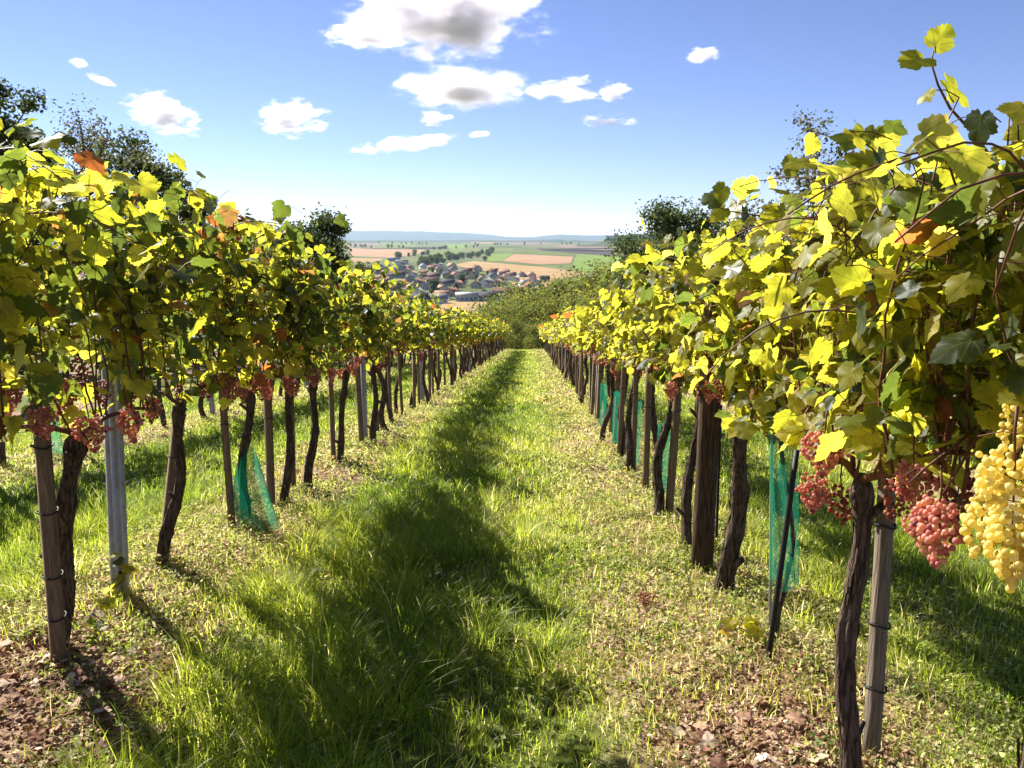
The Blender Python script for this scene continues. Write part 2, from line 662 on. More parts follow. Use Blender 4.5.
FM = {
    'tan': field_material('stubble field', (0.35, 0.24, 0.12), (0.29, 0.19, 0.09), 0.12, 0.4, 14),
    'pink': field_material('ploughed pale earth', (0.34, 0.215, 0.125), (0.29, 0.18, 0.105), 0.1, 0.9, 14),
    'green': field_material('green crop', (0.15, 0.22, 0.045), (0.125, 0.19, 0.04), 0.12, 0.3, 18),
    'olive': field_material('olive meadow', (0.15, 0.19, 0.05), (0.12, 0.15, 0.04), 0.2, 0.7, 30),
    'dark': field_material('dark ploughed earth', (0.075, 0.055, 0.05), (0.06, 0.045, 0.04)),
    'lilac': field_material('fallow earth', (0.20, 0.145, 0.11), (0.17, 0.12, 0.09)),
    'vine': field_material('distant vineyard', (0.16, 0.19, 0.055), (0.11, 0.14, 0.035), 0.8, 0.15, 16),
    'wood': field_material('distant woodland', (0.035, 0.05, 0.022), (0.028, 0.04, 0.018)),
    'road': field_material('lane gravel', (0.36, 0.32, 0.27), (0.32, 0.28, 0.23)),
}
FIELDS = [
    ('wheat_field', 'tan', 0.3, [(451, 265), (474, 261), (543, 267), (577, 271.5), (590, 273.2), (556, 280), (545, 288), (520, 290), (500, 273.5)]),
    ('crop_field', 'green', 0.3, [(488, 254), (513, 253.2), (502, 261), (487, 261)]),
    ('ploughed_field', 'pink', 0.3, [(513.5, 254), (573, 256.6), (571, 263.4), (540, 264.4), (502.5, 261)]),
    ('vineyard_field', 'vine', 0.3, [(513, 250.3), (574, 253.6), (576, 256.4), (515, 253.4)]),
    ('crop_field', 'green', 0.4, [(577, 254), (632, 257.4), (629, 265), (588, 272.6), (572, 266.5), (575.5, 257)]),
    ('ploughed_field', 'dark', 0.3, [(537, 248), (588, 249.6), (645, 253.6), (633, 257), (577, 253.6), (540, 250)]),
    ('fallow_field', 'lilac', 0.3, [(560, 244.6), (645, 245.4), (646, 253), (588, 249.2), (552, 247)]),
    ('ploughed_field', 'pink', 0.3, [(350, 248), (424, 249.6), (425, 252.2), (416, 254.2), (396, 257.6), (350, 256)]),
    ('ploughed_field', 'lilac', 0.3, [(330, 243.6), (378, 243.2), (382, 246), (346, 247)]),
    ('meadow_field', 'olive', 0.3, [(380, 242.4), (410, 242.5), (416, 246), (384, 247.4)]),
    ('crop_field', 'green', 0.3, [(446, 244.6), (470, 244.4), (466, 248.4), (440, 249)]),
    ('meadow_field', 'olive', 0.3, [(424, 253.5), (452, 248.8), (470, 249.5), (440, 257.5)]),
    ('wheat_field', 'tan', 0.3, [(352, 258), (384, 258.6), (376, 262.6), (350, 262)]),
    ('wheat_field', 'tan', 0.3, [(445, 301), (487, 300), (492, 306), (470, 316), (430, 318)]),
    ('fallow_field', 'lilac', 0.4, [(500, 242.4), (545, 242.2), (556, 244.2), (516, 244.6)]),
    ('wheat_field', 'tan', 0.4, [(470, 242.3), (498, 242), (500, 243.2), (474, 243.6)]),
    ('woodland_strip', 'wood', 0.6, [(340, 240.4), (480, 240.0), (620, 241.2), (620, 242.2), (500, 241.4), (340, 241.6)]),
    ('meadow_field', 'wood', 0.35, [(398, 247.2), (440, 246.6), (452, 248.4), (426, 249.4)]),
    ('meadow_field', 'olive', 0.35, [(470, 249.4), (512, 248.6), (514, 250), (476, 251.6)]),
    ('vineyard_field', 'vine', 0.35, [(474, 245.2), (512, 245), (530, 247.6), (480, 248.2)]),
    ('meadow_field', 'wood', 0.45, [(346, 241.9), (374, 241.8), (378, 242.6), (346, 243)]),
    ('gravel_lane', 'road', 0.5, [(436, 282), (438, 282), (450, 300), (446, 300)]),
]
for nm, mk, dz, poly in FIELDS:
    mb = MB()
    P = [on_plane(px, py, H_VALLEY + dz) for px, py in poly]
    mb.add(np.array([p[:] for p in P]))
    o = None
    me = bpy.data.meshes.new(nm)
    me.from_pydata([p[:] for p in P], [], [list(range(len(P)))])
    me.materials.append(FM[mk])
    o = bpy.data.objects.new(nm, me)
    COL.objects.link(o)
    if me.polygons[0].normal.z < 0:
        me.flip_normals()
    tag(o, kind='structure')


def ridge(name, prof, dist, depth, mat, base=H_VALLEY):
    """a long hill range: prof gives (pixel x, pixel y of the crest)"""
    mb = MB()
    px = np.array([p[0] for p in prof], float)
    py = np.array([p[1] for p in prof], float)
    xs = np.linspace(px[0], px[-1], 160)
    h = np.interp(xs, px, py)
    h = h - (fbm(xs * 0.09, xs * 0, 4, 4) - 0.5) * 1.6
    cross = np.linspace(-1, 1, 9)
    V = []
    for xx, yy in zip(xs, h):
        top = at_depth(xx, yy, dist)
        for c in cross:
            z = base - 1 + (max(top.z, base) - base) * math.cos(c * math.pi / 2) ** 1.3
            V.append((top.x * (dist + c * depth) / dist, dist + c * depth, z))
    V = np.array(V)
    n = len(cross)
    i = np.arange(len(xs) * n).reshape(len(xs), n)
    q = np.stack([i[:-1, :-1], i[1:, :-1], i[1:, 1:], i[:-1, 1:]], -1).reshape(-1, 4)
    mb.add(V, None, q)
    return tag(mb.build(name, mat), kind='structure')


M_MOUNT = field_material('forested mountains', (0.05, 0.07, 0.05), (0.04, 0.055, 0.04))
M_HILL = field_material('wooded hill', (0.06, 0.075, 0.035), (0.05, 0.06, 0.03))
ridge('mountains', [(-700, 237), (-100, 233), (200, 231), (340, 230.2), (400, 230.6), (430, 231.6), (470, 233.0), (500, 235.6), (530, 237), (560, 234.6), (600, 235.4), (660, 235), (800, 234), (1100, 236), (1500, 237)], 19000, 3500, M_MOUNT)
ridge('hills', [(575, 245.6), (596, 243), (612, 239), (630, 236.4), (660, 235.2), (720, 235), (850, 237), (1000, 245.6)], 5200, 700, M_HILL)
ridge('hills', [(-400, 238.5), (0, 238.5), (345, 239.8), (420, 240.4), (500, 240), (560, 239.8), (620, 242)], 9000, 900, M_HILL)

# ------------------------------------------------------------------ haze (closed box of thin air)
def build_haze():
    m, nt, out = new_mat('thin blue air')
    v = N(nt, 'ShaderNodeVolumePrincipled')
    v.inputs['Color'].default_value = (0.55, 0.73, 1.0, 1)
    v.inputs['Density'].default_value = 3.0e-5
    v.inputs['Anisotropy'].default_value = 0.2
    nt.links.new(v.outputs[0], out.inputs['Volume'])
    mb = MB()
    add_box(mb, (-27000, -400, H_VALLEY - 2.5), (27000, 27000, 260))
    o = mb.build('haze', m, smooth=False)
    tag(o, kind='stuff')


build_haze()

# ------------------------------------------------------------------ clouds
def cloud_material():
    m, nt, out = new_mat('cumulus vapour')
    L = nt.links
    tc = N(nt, 'ShaderNodeTexCoord')
    geo = N(nt, 'ShaderNodeNewGeometry')
    ln = N(nt, 'ShaderNodeVectorMath', operation='LENGTH')
    L.new(tc.outputs['Object'], ln.inputs[0])
    r = ln.outputs['Value']
    mp = N(nt, 'ShaderNodeMapping')
    mp.inputs['Scale'].default_value = (1 / 300, 1 / 300, 1 / 120)
    L.new(geo.outputs['Position'], mp.inputs[0])
    oi = N(nt, 'ShaderNodeObjectInfo')
    osx = N(nt, 'ShaderNodeSeparateColor')
    L.new(oi.outputs['Color'], osx.inputs[0])
    vs_ = N(nt, 'ShaderNodeVectorMath', operation='SCALE')
    L.new(mp.outputs[0], vs_.inputs[0])
    L.new(mth(nt, 'MULTIPLY_ADD', osx.outputs[2], 3.0, 1.0), vs_.inputs['Scale'])
    nz = noise(nt, 1.0, 7, 0.62, vs_.outputs[0])
    f = mth(nt, 'ADD', mth(nt, 'SUBTRACT', 0.72, r), mth(nt, 'MULTIPLY', mth(nt, 'SUBTRACT', nz, 0.5), mth(nt, 'MULTIPLY', osx.outputs[0], 2.4)))
    dens = mth(nt, 'MULTIPLY', mth(nt, 'MULTIPLY', mth(nt, 'POWER', smooth(nt, f, 0.0, 1.0), 1.4), smooth(nt, mth(nt, 'SUBTRACT', 1.0, r), 0.0, 0.25)), mth(nt, 'MULTIPLY', osx.outputs[1], 0.075))
    v = N(nt, 'ShaderNodeVolumePrincipled')
    v.inputs['Color'].default_value = (0.988, 0.966, 1.0, 1)
    v.inputs['Anisotropy'].default_value = 0.35
    L.new(dens, v.inputs['Density'])
    L.new(v.outputs[0], out.inputs['Volume'])
    return m


def build_clouds():
    import bmesh
    bm = bmesh.new()
    bmesh.ops.create_icosphere(bm, subdivisions=3, radius=1.0)
    me = bpy.data.meshes.new('cloud')
    bm.to_mesh(me)
    bm.free()
    me.materials.append(cloud_material())
    D = 4200.0
    spec = [
        (446, 16, 190, 66, 0, 'big bright cumulus cloud at the top edge with a grey core'),
        (372, 36, 90, 24, 0, 'white wisp hanging off the lower flank of the topmost big cloud'),
        (460, 90, 142, 40, 0, 'flat grey-bellied cloud directly beneath the topmost big cloud'),
        (556, 92, 84, 16, 0, 'thin white tail streaming off the flat grey-bellied cloud'),
        (434, 118, 36, 15, 0, 'small white puff just below the flat grey-bellied cloud'),
        (292, 118, 66, 32, 0, 'compact oval white cloud alone in the open sky'),
        (163, 114, 66, 34, -20, 'ragged slanting white cloud above the tree tops of the left rows'),
        (406, 144, 100, 13, 6, 'long thin streak of cloud below the small white puff'),
        (480, 134, 30, 8, 0, 'tiny faint cloud scrap beside the long thin streak'),
        (612, 92, 34, 18, 0, 'small puff cloud past the end of the thin white tail'),
        (606, 121, 52, 12, 0, 'flat little cloud under the small puff past the white tail'),
        (577, 79, 28, 12, 0, 'faint scrap of cloud over the thin white tail'),
        (701, 56, 36, 17, 12, 'lone small white cloud farthest toward the tall vine shoot'),
        (102, 80, 28, 10, -25, 'thin cloud dash above the ragged slanting cloud, lower of two'),
        (78, 62, 24, 9, -25, 'thin cloud dash above the ragged slanting cloud, upper of two'),
    ]
    for k, (px, py, w, h, ang, lab) in enumerate(spec):
        d = D + (k % 4) * 260
        c = at_depth(px, py, d)
        o = bpy.data.objects.new('cloud', me)
        COL.objects.link(o)
        s = d / 760 / 0.96
        w2, h2 = w / 2 * s * 1.25, h / 2 * s * 1.35
        o.location = c
        o.color = {0: (.8, 1.25, 0.12, 1), 2: (.58, 1.5, 0.1, 1)}.get(k, (1.15, 1, 0.55 if w < 72 else 0.25, 1))
        o.scale = (w2, min(w2, max(h2 * 1.6, w2 * 0.5)), h2)
        o.rotation_euler = (0, rad(-ang), 0)
        tag(o, lab, 'cloud', 'clouds in the blue sky')


build_clouds()

# ------------------------------------------------------------------ leaf templates
def grape_leaf_template():
    half = [(0.0, 0.02), (0.07, -0.13), (0.19, -0.19), (0.27, -0.12), (0.36, -0.12), (0.40, -0.02), (0.50, 0.04), (0.49, 0.14),
            (0.57, 0.24), (0.53, 0.31), (0.60, 0.42), (0.50, 0.44), (0.44, 0.50), (0.36, 0.50), (0.40, 0.60), (0.33, 0.66),
            (0.31, 0.75), (0.21, 0.78), (0.15, 0.89), (0.07, 0.92), (0.0, 1.03)]
    right = half[1:-1]
    left = [(-x, y) for x, y in right[::-1]]
    ring = [half[0]] + right + [half[-1]] + left
    ring = np.array(ring)
    inner = np.array([0.0, 0.30])
    mid = inner + (ring - inner) * 0.52
    v = np.concatenate([[inner], mid, ring])
    n = len(ring)
    T, Q = [], []
    for i in range(n):
        j = (i + 1) % n
        T.append((0, 1 + i, 1 + j))
        Q.append((1 + i, 1 + n + i, 1 + n + j, 1 + j))
    edge = np.concatenate([[0.0], np.full(n, 0.5), np.full(n, 1.0)])
    return v, np.array(T), np.array(Q), edge


GL_V, GL_T, GL_Q, GL_E = grape_leaf_template()

PALETTE = {
    'green': np.array([(0.042, 0.058, 0.010), (0.064, 0.084, 0.012), (0.095, 0.112, 0.014), (0.052, 0.070, 0.014)]),
    'lime': np.array([(0.172, 0.173, 0.014), (0.215, 0.208, 0.018), (0.255, 0.235, 0.02)]),
    'yellow': np.array([(0.30, 0.275, 0.03), (0.36, 0.31, 0.05), (0.27, 0.26, 0.03)]),
    'brown': np.array([(0.19, 0.09, 0.025), (0.13, 0.07, 0.025), (0.24, 0.13, 0.03), (0.22, 0.07, 0.02)]),
}


def pick_cols(n, w, rr):
    keys = ['green', 'lime', 'yellow', 'brown']
    w = np.array(w, float)
    kk = rr.choice(4, n, p=w / w.sum())
    out = np.zeros((n, 3))
    for i, k in enumerate(keys):
        s = kk == i
        p = PALETTE[k]
        out[s] = p[rr.integers(0, len(p), s.sum())]
    return out * rr.uniform(0.8, 1.2, (n, 1))


def nrm(a):
    return a / (np.linalg.norm(a, axis=-1, keepdims=True) + 1e-9)


def add_leaves(mb, base, normal, tip, size, cols, rr, simple=False):
    """base (N,3): where the stalk meets the blade; normal, tip: directions"""
    n = len(base)
    if n == 0:
        return
    nn = nrm(normal)
    t = nrm(tip - nn * np.sum(tip * nn, 1, keepdims=True))
    x = np.cross(t, nn)
    tv, tt, tq, te = GL_V, GL_T, GL_Q, GL_E
    m = len(tv)
    px = np.tile(tv[:, 0], (n, 1))
    py = np.tile(tv[:, 1], (n, 1))
    px = px * rr.uniform(0.85, 1.12, (n, 1)) + py * rr.normal(0, 0.07, (n, 1))
    jit = rr.normal(0, 0.018, (n, m)) * te
    px = px + jit
    cup = rr.uniform(-0.25, 0.6, (n, 1))
    fold = rr.uniform(-0.1, 0.3, (n, 1))
    curl = rr.uniform(-0.1, 0.6, (n, 1))
    ph = rr.uniform(0, 6.28, (n, 1))
    z = -cup * px ** 2 - curl * np.clip(py - 0.25, 0, 2) ** 2 + fold * np.abs(px) * 0.55
    ang = np.arctan2(px, py - 0.3)
    z = z + 0.035 * np.sin(ang * 5 + ph) * te ** 3
    s = size[:, None, None]
    V = base[:, None, :] + s * (px[..., None] * x[:, None, :] + py[..., None] * t[:, None, :] + z[..., None] * nn[:, None, :])
    off = (np.arange(n) * m)[:, None, None]
    T = (tt[None] + off).reshape(-1, 3)
    Q = (tq[None] + off).reshape(-1, 4)
    C = np.repeat(cols, m, 0)
    K = np.stack([px, py, np.tile(te, (n, 1)) * rr.uniform(0.3, 1.1, (n, 1))], -1).reshape(-1, 3)
    mb.add(V.reshape(-1, 3), T, Q, C, K)


def add_cards(mb, pos, normal, tip, ln, wd, cols, bend=0.2):
    """small pointed leaves: four corner blades folded on the midrib"""
    n = len(pos)
    nn = nrm(normal)
    t = nrm(tip - nn * np.sum(tip * nn, 1, keepdims=True))
    x = np.cross(t, nn)
    L, W = ln[:, None], wd[:, None]
    v0 = pos
    v1 = pos + t * L * 0.45 + x * W * 0.5 + nn * W * bend
    v2 = pos + t * L - nn * L * bend * 0.5
    v3 = pos + t * L * 0.45 - x * W * 0.5 + nn * W * bend
    V = np.stack([v0, v1, v2, v3], 1).reshape(-1, 3)
    o = (np.arange(n) * 4)[:, None]
    T = np.concatenate([o + np.array([0, 1, 2]), o + np.array([0, 2, 3])])
    mb.add(V, T, None, np.repeat(cols, 4, 0))


# ------------------------------------------------------------------ grapes
import bmesh


def ico(sub):
    bm = bmesh.new()
    bmesh.ops.create_icosphere(bm, subdivisions=sub, radius=1)
    v = np.array([x.co[:] for x in bm.verts])
    t = np.array([[x.index for x in f.verts] for f in bm.faces])
    bm.free()
    return v, t


ICO1, ICO2 = ico(1), ico(2)


def cluster_mesh(name, mat, seed, length=0.16, width=0.085, berry=0.0085, n=70, sub=2, tone=0.5):
    rr = np.random.default_rng(seed)
    mb = MB()
    iv, it = ICO2 if sub == 2 else ICO1
    placed = []
    tries = 0
    while len(placed) < n and tries < n * 60:
        tries += 1
        t = rr.uniform(0, 1)
        prof = (math.sin(math.pi * min(1, 0.16 + t * 0.84)) ** 0.7 * (1 - 0.35 * t)) * (1 + 0.25 * math.sin(t * 9 + seed))
        a = rr.uniform(0, 6.28)
        r = width / 2 * prof * math.sqrt(rr.uniform(0.25, 1)) * (1 + 0.3 * math.sin(a * 2 + seed) + (0.35 if t < 0.3 and abs(a - 2) < .6 else 0))
        p = np.array([r * math.cos(a), r * math.sin(a), -t * length - 0.03])
        if all(np.sum((p - q) ** 2) > (berry * 1.5) ** 2 for q in placed):
            placed.append(p)
    for p in placed:
        s = berry * (rr.uniform(0.82, 1.12) if rr.uniform() < .88 else rr.uniform(.5, .75))
        c = np.clip(tone + rr.normal(0, 0.2), 0, 1)
        mb.add(iv * s * np.array([1, 1, 1.06]) + p, it, None, (c, c, c))
    add_tube(mb, [(0, 0, 0.05), (0.004, 0.002, 0.0), (0, 0, -0.04), (0.003, 0, -length * .7)], [.0028, .0026, .0022, .0014], 5, 0, 0, (.2, .1, .05), mat=1)
    o = mb.build(name, [mat, M_SHOOT], link=False)
    # stalk through the middle
    return o.data


CL_RED = [cluster_mesh('grape_cluster', M_RED, 3 + k, 0.15, 0.105, 0.0072, 135, 2, 0.6) for k in range(3)]
CL_DARK = [cluster_mesh('grape_cluster', M_DARKG, 13 + k, 0.12, 0.085, 0.0075, 60, 1, 0.5) for k in range(2)]
CL_FAR = [cluster_mesh('grape_cluster', M_RED, 23 + k, 0.15, 0.095, 0.0105, 40, 1, 0.45) for k in range(2)]
CL_YEL = [cluster_mesh('grape_cluster', M_YEL, 33, 0.24, 0.125, 0.0068, 270, 2, 0.6), cluster_mesh('grape_cluster', M_YEL, 34, 0.13, 0.085, 0.0074, 70, 2, 0.55)]


# ------------------------------------------------------------------ grapevines
def trunk_path(rr, h, lean, wob=0.055):
    n = 30
    t = np.linspace(0, 1, n)
    x = lean[0] * (t - 1) + wob * np.sin(t * rr.uniform(4, 7) + rr.uniform(0, 6)) * np.sin(t * np.pi) + 0
    y = lean[1] * (t - 1) + wob * np.sin(t * rr.uniform(4, 7) + rr.uniform(0, 6)) * np.sin(t * np.pi)
    z = -0.12 + t * (h + 0.12)
    return np.stack([x, y, z], 1)


def make_vine(seed, h=1.0, top=2.15, yellow=0.4, lean=(0.0, 0.0), r0=0.04, nsh=15, dens=1.0, clusters=4, near=False, spread=0.55,
              leaf=(0.075, 0.13), brown=0.05, thick=0.2, extra=None, droop=0.35, name='grapevine', trunk=True, cl_kind='red', xmin=None, wob=0.05, zmin=None, zcap=None, lowskip=0.5):
    rr = np.random.default_rng(seed)
    root = empty(name, (0, 0, 0))
    if trunk:
        P = trunk_path(rr, h, lean, wob)
        t = np.linspace(0, 1, len(P))
        R = r0 * (1.25 - 0.45 * t + 0.55 * np.exp(-((t - 0.97) / 0.07) ** 2) + 0.25 * np.exp(-(t / 0.12) ** 2) + 0.22 * np.exp(-((t - rr.uniform(.35, .75)) / 0.035) ** 2) + 0.18 * np.exp(-((t - rr.uniform(.15, .85)) / 0.03) ** 2) + rr.normal(0, 0.035, len(P)))
        R[-1] *= 0.45
        R[-2] *= 0.85
        mb = MB()
        add_tube(mb, P, R, 24 if near else 10, 0.13, seed, (0.1, 0.07, 0.05))
        if near:
            for _ in range(int(70 * min(1, r0 / 0.03))):
                i = rr.integers(2, len(P) - 4)
                a = rr.uniform(0, 6.28)
                k = int(rr.integers(2, 5))
                idx = np.arange(i, min(i + k + 1, len(P)))
                wd_ = rr.uniform(0.002, 0.006)
                peel = rr.uniform(0.0, 0.014)
                o0 = np.stack([np.cos(a + 0.05 * np.arange(len(idx))), np.sin(a + 0.05 * np.arange(len(idx))), 0 * idx], 1)
                cc = P[idx] + o0 * (R[idx] * 1.06 + peel * np.linspace(0, 1, len(idx)) ** 2)[:, None]
                tv_ = np.stack([-np.sin(a) + 0 * idx, np.cos(a) + 0 * idx, 0 * idx], 1) * wd_
                V_ = np.concatenate([cc - tv_, cc + tv_])
                m_ = len(idx)
                mb.add(V_, None, [(q, q + 1, m_ + q + 1, m_ + q) for q in range(m_ - 1)], (.1, .07, .05))
        # a cut stub at the head and one lower down
        for k in range(2):
            i = [len(P) - 5, rr.integers(6, 16)][k]
            a = rr.uniform(0, 6.28)
            d = np.array([math.cos(a), math.sin(a), 0.9])
            add_tube(mb, [P[i], P[i] + d * r0 * 1.6, P[i] + d * r0 * 2.6], [r0 * .6, r0 * .5, r0 * .38], 7, 0.15, seed + k, (0.1, .07, .05))
        mb.build('trunk', M_BARK, root)
    head = np.array([0, 0, h - 0.02])
    arms = []
    for sgn in (-1, 1):
        n = 7
        tt = np.linspace(0, 1, n)
        ax = np.stack([rr.normal(0, 0.012, n) + 0.03 * rr.normal() * tt, sgn * spread * tt, h - 0.02 + 0.14 * np.sin(tt * 2.2) * rr.uniform(.7, 1.2) - 0.04 * tt - SLOPE * sgn * spread * tt], 1)
        ax[0] = head
        arms.append(ax)
        mb = MB()
        add_tube(mb, ax, np.linspace(0.013, 0.006, n), 6, 0.1, seed, (0.2, .1, .06))
        mb.build('cane', M_SHOOT, root)
    leaves = dict(b=[], n=[], t=[], s=[])
    stems = MB()

    def put_leaf(node, side, hang):
        pl = rr.uniform(0.04, 0.10)
        o = np.array([side * rr.uniform(0.5, 1.0), rr.normal(0, 0.7), rr.normal(0.15, 0.35)])
        o /= np.linalg.norm(o)
        b = node + o * pl
        if zcap is not None and b[2] > zcap:
            return
        if (xmin is not None and b[0] < xmin) or (zmin is not None and b[2] < zmin):
            return
        oo = np.array([o[0], o[1] * 0.6, 0])
        nv = oo * rr.uniform(0.15, 1.0) + np.array([0, 0, rr.uniform(0.05, 0.9)]) + rr.normal(0, 0.42, 3)
        tv = oo * rr.uniform(0.1, 0.9) + np.array([0, 0, -rr.uniform(0.2, 1.1)]) + rr.normal(0, 0.35, 3)
        leaves['b'].append(b)
        leaves['n'].append(nv)
        leaves['t'].append(tv)
        leaves['s'].append(rr.uniform(*leaf) * (1.0 if rr.uniform() < .8 else 0.65))
        if near:
            add_tube(stems, [node, (node + b) / 2 + np.array([0, 0, 0.008]), b], 0.0014, 3, 0, 0, (0.3, .1, .06), cap=False)

    for s in range(nsh):
        arm = arms[s % 2]
        k = rr.uniform(0.03, 1) * (len(arm) - 1)
        i = int(k)
        p = arm[i] + (arm[min(i + 1, len(arm) - 1)] - arm[i]) * (k - i)
        p = p + np.array([rr.normal(0, 0.03), 0, 0])
        ln = (top - h) * rr.uniform(0.8, 1.12)
        step = 0.065
        nn = int(ln / step)
        d = np.array([rr.normal(0, 0.25), rr.normal(0, 0.22), 1.0])
        path = [p.copy()]
        dr = rr.uniform() < droop
        zc = rr.uniform(0.90, 1.0)
        turn = rr.uniform(0.55, 0.8) if dr else 1.2
        sx = rr.choice([-1, 1])
        for q in range(nn + (6 if dr else 0)):
            d = d + rr.normal(0, 0.12, 3)
            d[2] += 0.08
            d[0] -= 0.5 * p[0] * (1 if q < nn * turn else 0)
            if q > nn * turn:
                d[2] -= 0.28
                d[0] += 0.10 * sx
            d /= np.linalg.norm(d)
            p = p + d * step
            if zcap is not None and p[2] > zcap * zc:
                d[2] = min(d[2], -0.15)
                p[2] = zcap * zc - 0.01
            if p[2] < h - 0.1:
                break
            path.append(p.copy())
        path = np.array(path)
        if len(path) < 3:
            continue
        rds = np.linspace(0.0045, 0.0018, len(path))
        if near:
            sm = MB()
            add_tube(sm, path, rds, 5, 0, 0, (.2, .07, .04))
            sm.build('shoot', M_SHOOT, root)
        else:
            add_tube(stems, path[::2], rds[::2], 3, 0, 0, (.16, .06, .035), cap=False)
        for q in range(1, len(path)):
            side = 1 if (q + s) % 2 else -1
            if path[q][2] < h + 0.30 and rr.uniform() < lowskip:
                continue
            if rr.uniform() < 0.92 * dens:
                put_leaf(path[q], side, 0)
            for _ in range(2):
              if rr.uniform() < 0.48 * dens:
                put_leaf(path[q] + rr.normal(0, 0.06, 3) + np.array([side * -0.05, 0, 0]), -side if _ == 0 else side, 0)
    if extra:
        for path, upto in extra:
            path = np.array(path)
            for q in range(1, len(path)):
                if q >= upto:
                    for kk in leaves:
                        leaves[kk].append(None)
                    sd = 1 if q % 2 else -1
                    leaves['b'][-1] = path[q] + np.array([0.02 * sd, 0, 0.01])
                    leaves['n'][-1] = np.array([rr.normal(0, .35), -0.75, 0.55 + rr.normal(0, .25)])
                    leaves['t'][-1] = np.array([sd * rr.uniform(.4, 1), rr.normal(0, .3), -0.35 + rr.normal(0, .3)])
                    leaves['s'][-1] = rr.uniform(0.075, 0.1)
                    if q == len(path) - 1:
                        leaves['b'][-1] = path[q]
                        leaves['t'][-1] = np.array([0.5 * sd, 0, 0.75])
            sm = MB()
            add_tube(sm, path, np.linspace(0.0045, 0.0016, len(path)), 5, 0, 0, (.2, .07, .04))
            sm.build('shoot', M_SHOOT, root)
    n = len(leaves['b'])
    mb = MB()
    w = (max(0.1, 1 - yellow) * 1.0, yellow * 0.85 + 0.2, yellow * 0.33, brown)
    cols = pick_cols(n, w, rr)
    # low leaves are the oldest and turn first
    bz = np.array(leaves['b'])[:, 2]
    low = (bz < h + 0.3) & (rr.uniform(size=n) < 0.25 + brown)
    cols[low] = pick_cols(int(low.sum()), (0.1, 0.5, 0.7, 0.1 + 2 * brown), rr)
    add_leaves(mb, np.array(leaves['b']), np.array(leaves['n']), np.array(leaves['t']), np.array(leaves['s']), cols, rr)
    mats = [M_LEAF, M_SHOOT]
    if stems.n:
        mb.add(np.concatenate(stems.v), np.concatenate(stems.f3) if stems.f3 else None, np.concatenate(stems.f4), np.concatenate(stems.c), mat=1)
    mb.build('foliage', mats, root)
    for c in range(clusters):
        arm = arms[c % 2]
        i = rr.integers(1, len(arm) - 1)
        kind = rr.choice(3, p=[0.55, 0.25, 0.2])
        if near:
            src = [CL_RED, CL_DARK, CL_RED][kind]
        else:
            src = [CL_FAR, CL_DARK, CL_FAR][kind]
        g = bpy.data.objects.new('grape_cluster', src[rr.integers(0, len(src))])
        COL.objects.link(g)
        g.parent = root
        g.location = (rr.choice([-1, 1]) * rr.uniform(0.05, 0.16), arm[i][1], arm[i][2] + rr.uniform(-0.0, 0.10))
        g.rotation_euler = (rr.normal(0, .12), rr.normal(0, .12), rr.uniform(0, 6.28))
        g.scale = (rr.uniform(0.8, 1.15),) * 3
    return root


ORD = ['nearest', 'second', 'third', 'fourth', 'fifth', 'sixth', 'seventh', 'eighth', 'ninth', 'tenth', 'eleventh', 'twelfth', 'thirteenth', 'fourteenth',
       'fifteenth', 'sixteenth', 'seventeenth', 'eighteenth', 'nineteenth', 'twentieth']


def place(o, x, y, rz=0.0, s=(1, 1, 1), dz=0.0):
    o.location = (x, y, gzf(x, y) + dz)
    o.rotation_euler = (0, 0, rz)
    o.scale = s
    return o


# far vines: a handful of grown forms, copied down the rows
PROTO_R = [make_vine(100 + k, h=1.0, top=1.5, yellow=[0.85, 0.75, 0.95, 0.8, 0.7][k], lean=([0.05, -0.1, 0.12, -0.03, 0.08][k], [0.1, -0.08, 0.05, 0.15, -0.12][k]),
                     r0=[0.030, 0.035, 0.027, 0.037, 0.031][k], nsh=17, clusters=2, leaf=(.065, .112), dens=.92, brown=[0.02, 0.05, 0.02, 0.03, 0.04][k], droop=0.5) for k in range(5)]
PROTO_L = [make_vine(200 + k, h=1.0, top=1.8, yellow=[0.3, 0.42, 0.25, 0.5, 0.35][k], lean=([0.05, -0.1, 0.12, -0.03, 0.08][k], [0.1, -0.08, 0.05, 0.15, -0.12][k]),
                     r0=[0.030, 0.035, 0.027, 0.037, 0.031][k], nsh=17, clusters=2, leaf=(.065, .112), dens=.92, brown=[0.03, 0.1, 0.03, 0.05, 0.07][k], droop=0.35) for k in range(5)]
used = set()


def far_vine(protos, k, x, y, rz, s):
    p = protos[k % len(protos)]
    if p.name in used:
        o = copy_tree(p)
    else:
        used.add(p.name)
        o = p
    return place(o, x, y, rz, s)


L1, R1, L2, R2 = ROW_X[1], ROW_X[2], ROW_X[0], ROW_X[3]
LEFT_B = [hit(*q) for q in ((42, 650), (161, 566), (240, 523), (282, 503), (310, 488), (340, 459), (372, 444))]
LEFT_Y = [LEFT_B[0].y - 1.1] + [q.y for q in LEFT_B]
RIGHT_Y = [1.4, 2.2, hit(766, 652).y, hit(714, 604).y] + [hit(714, 604).y + q for q in (0.95, 1.85, 2.8, 3.75, 4.7)]
yy = LEFT_Y[-1]
while yy < Y_END - 4:
    yy += random.uniform(0.9, 1.12)
    LEFT_Y.append(yy)
yy = RIGHT_Y[-1]
while yy < Y_END - 4:
    yy += random.uniform(0.9, 1.12)
    RIGHT_Y.append(yy)

left_feat = ['with yellow leaves, cut by the picture edge', 'tied to a pale square stake', 'on a leaning trunk behind the steel post', 'with green netting slumped at its foot',
             'with orange autumn leaves', 'with a straight slim dark trunk', 'with dark green crown', 'with a twisted dark trunk']
NEAR_L, NEAR_R = 8, 9


def capz(x, y, py):
    return at_depth(800, py, y).z - gzf(x, y)


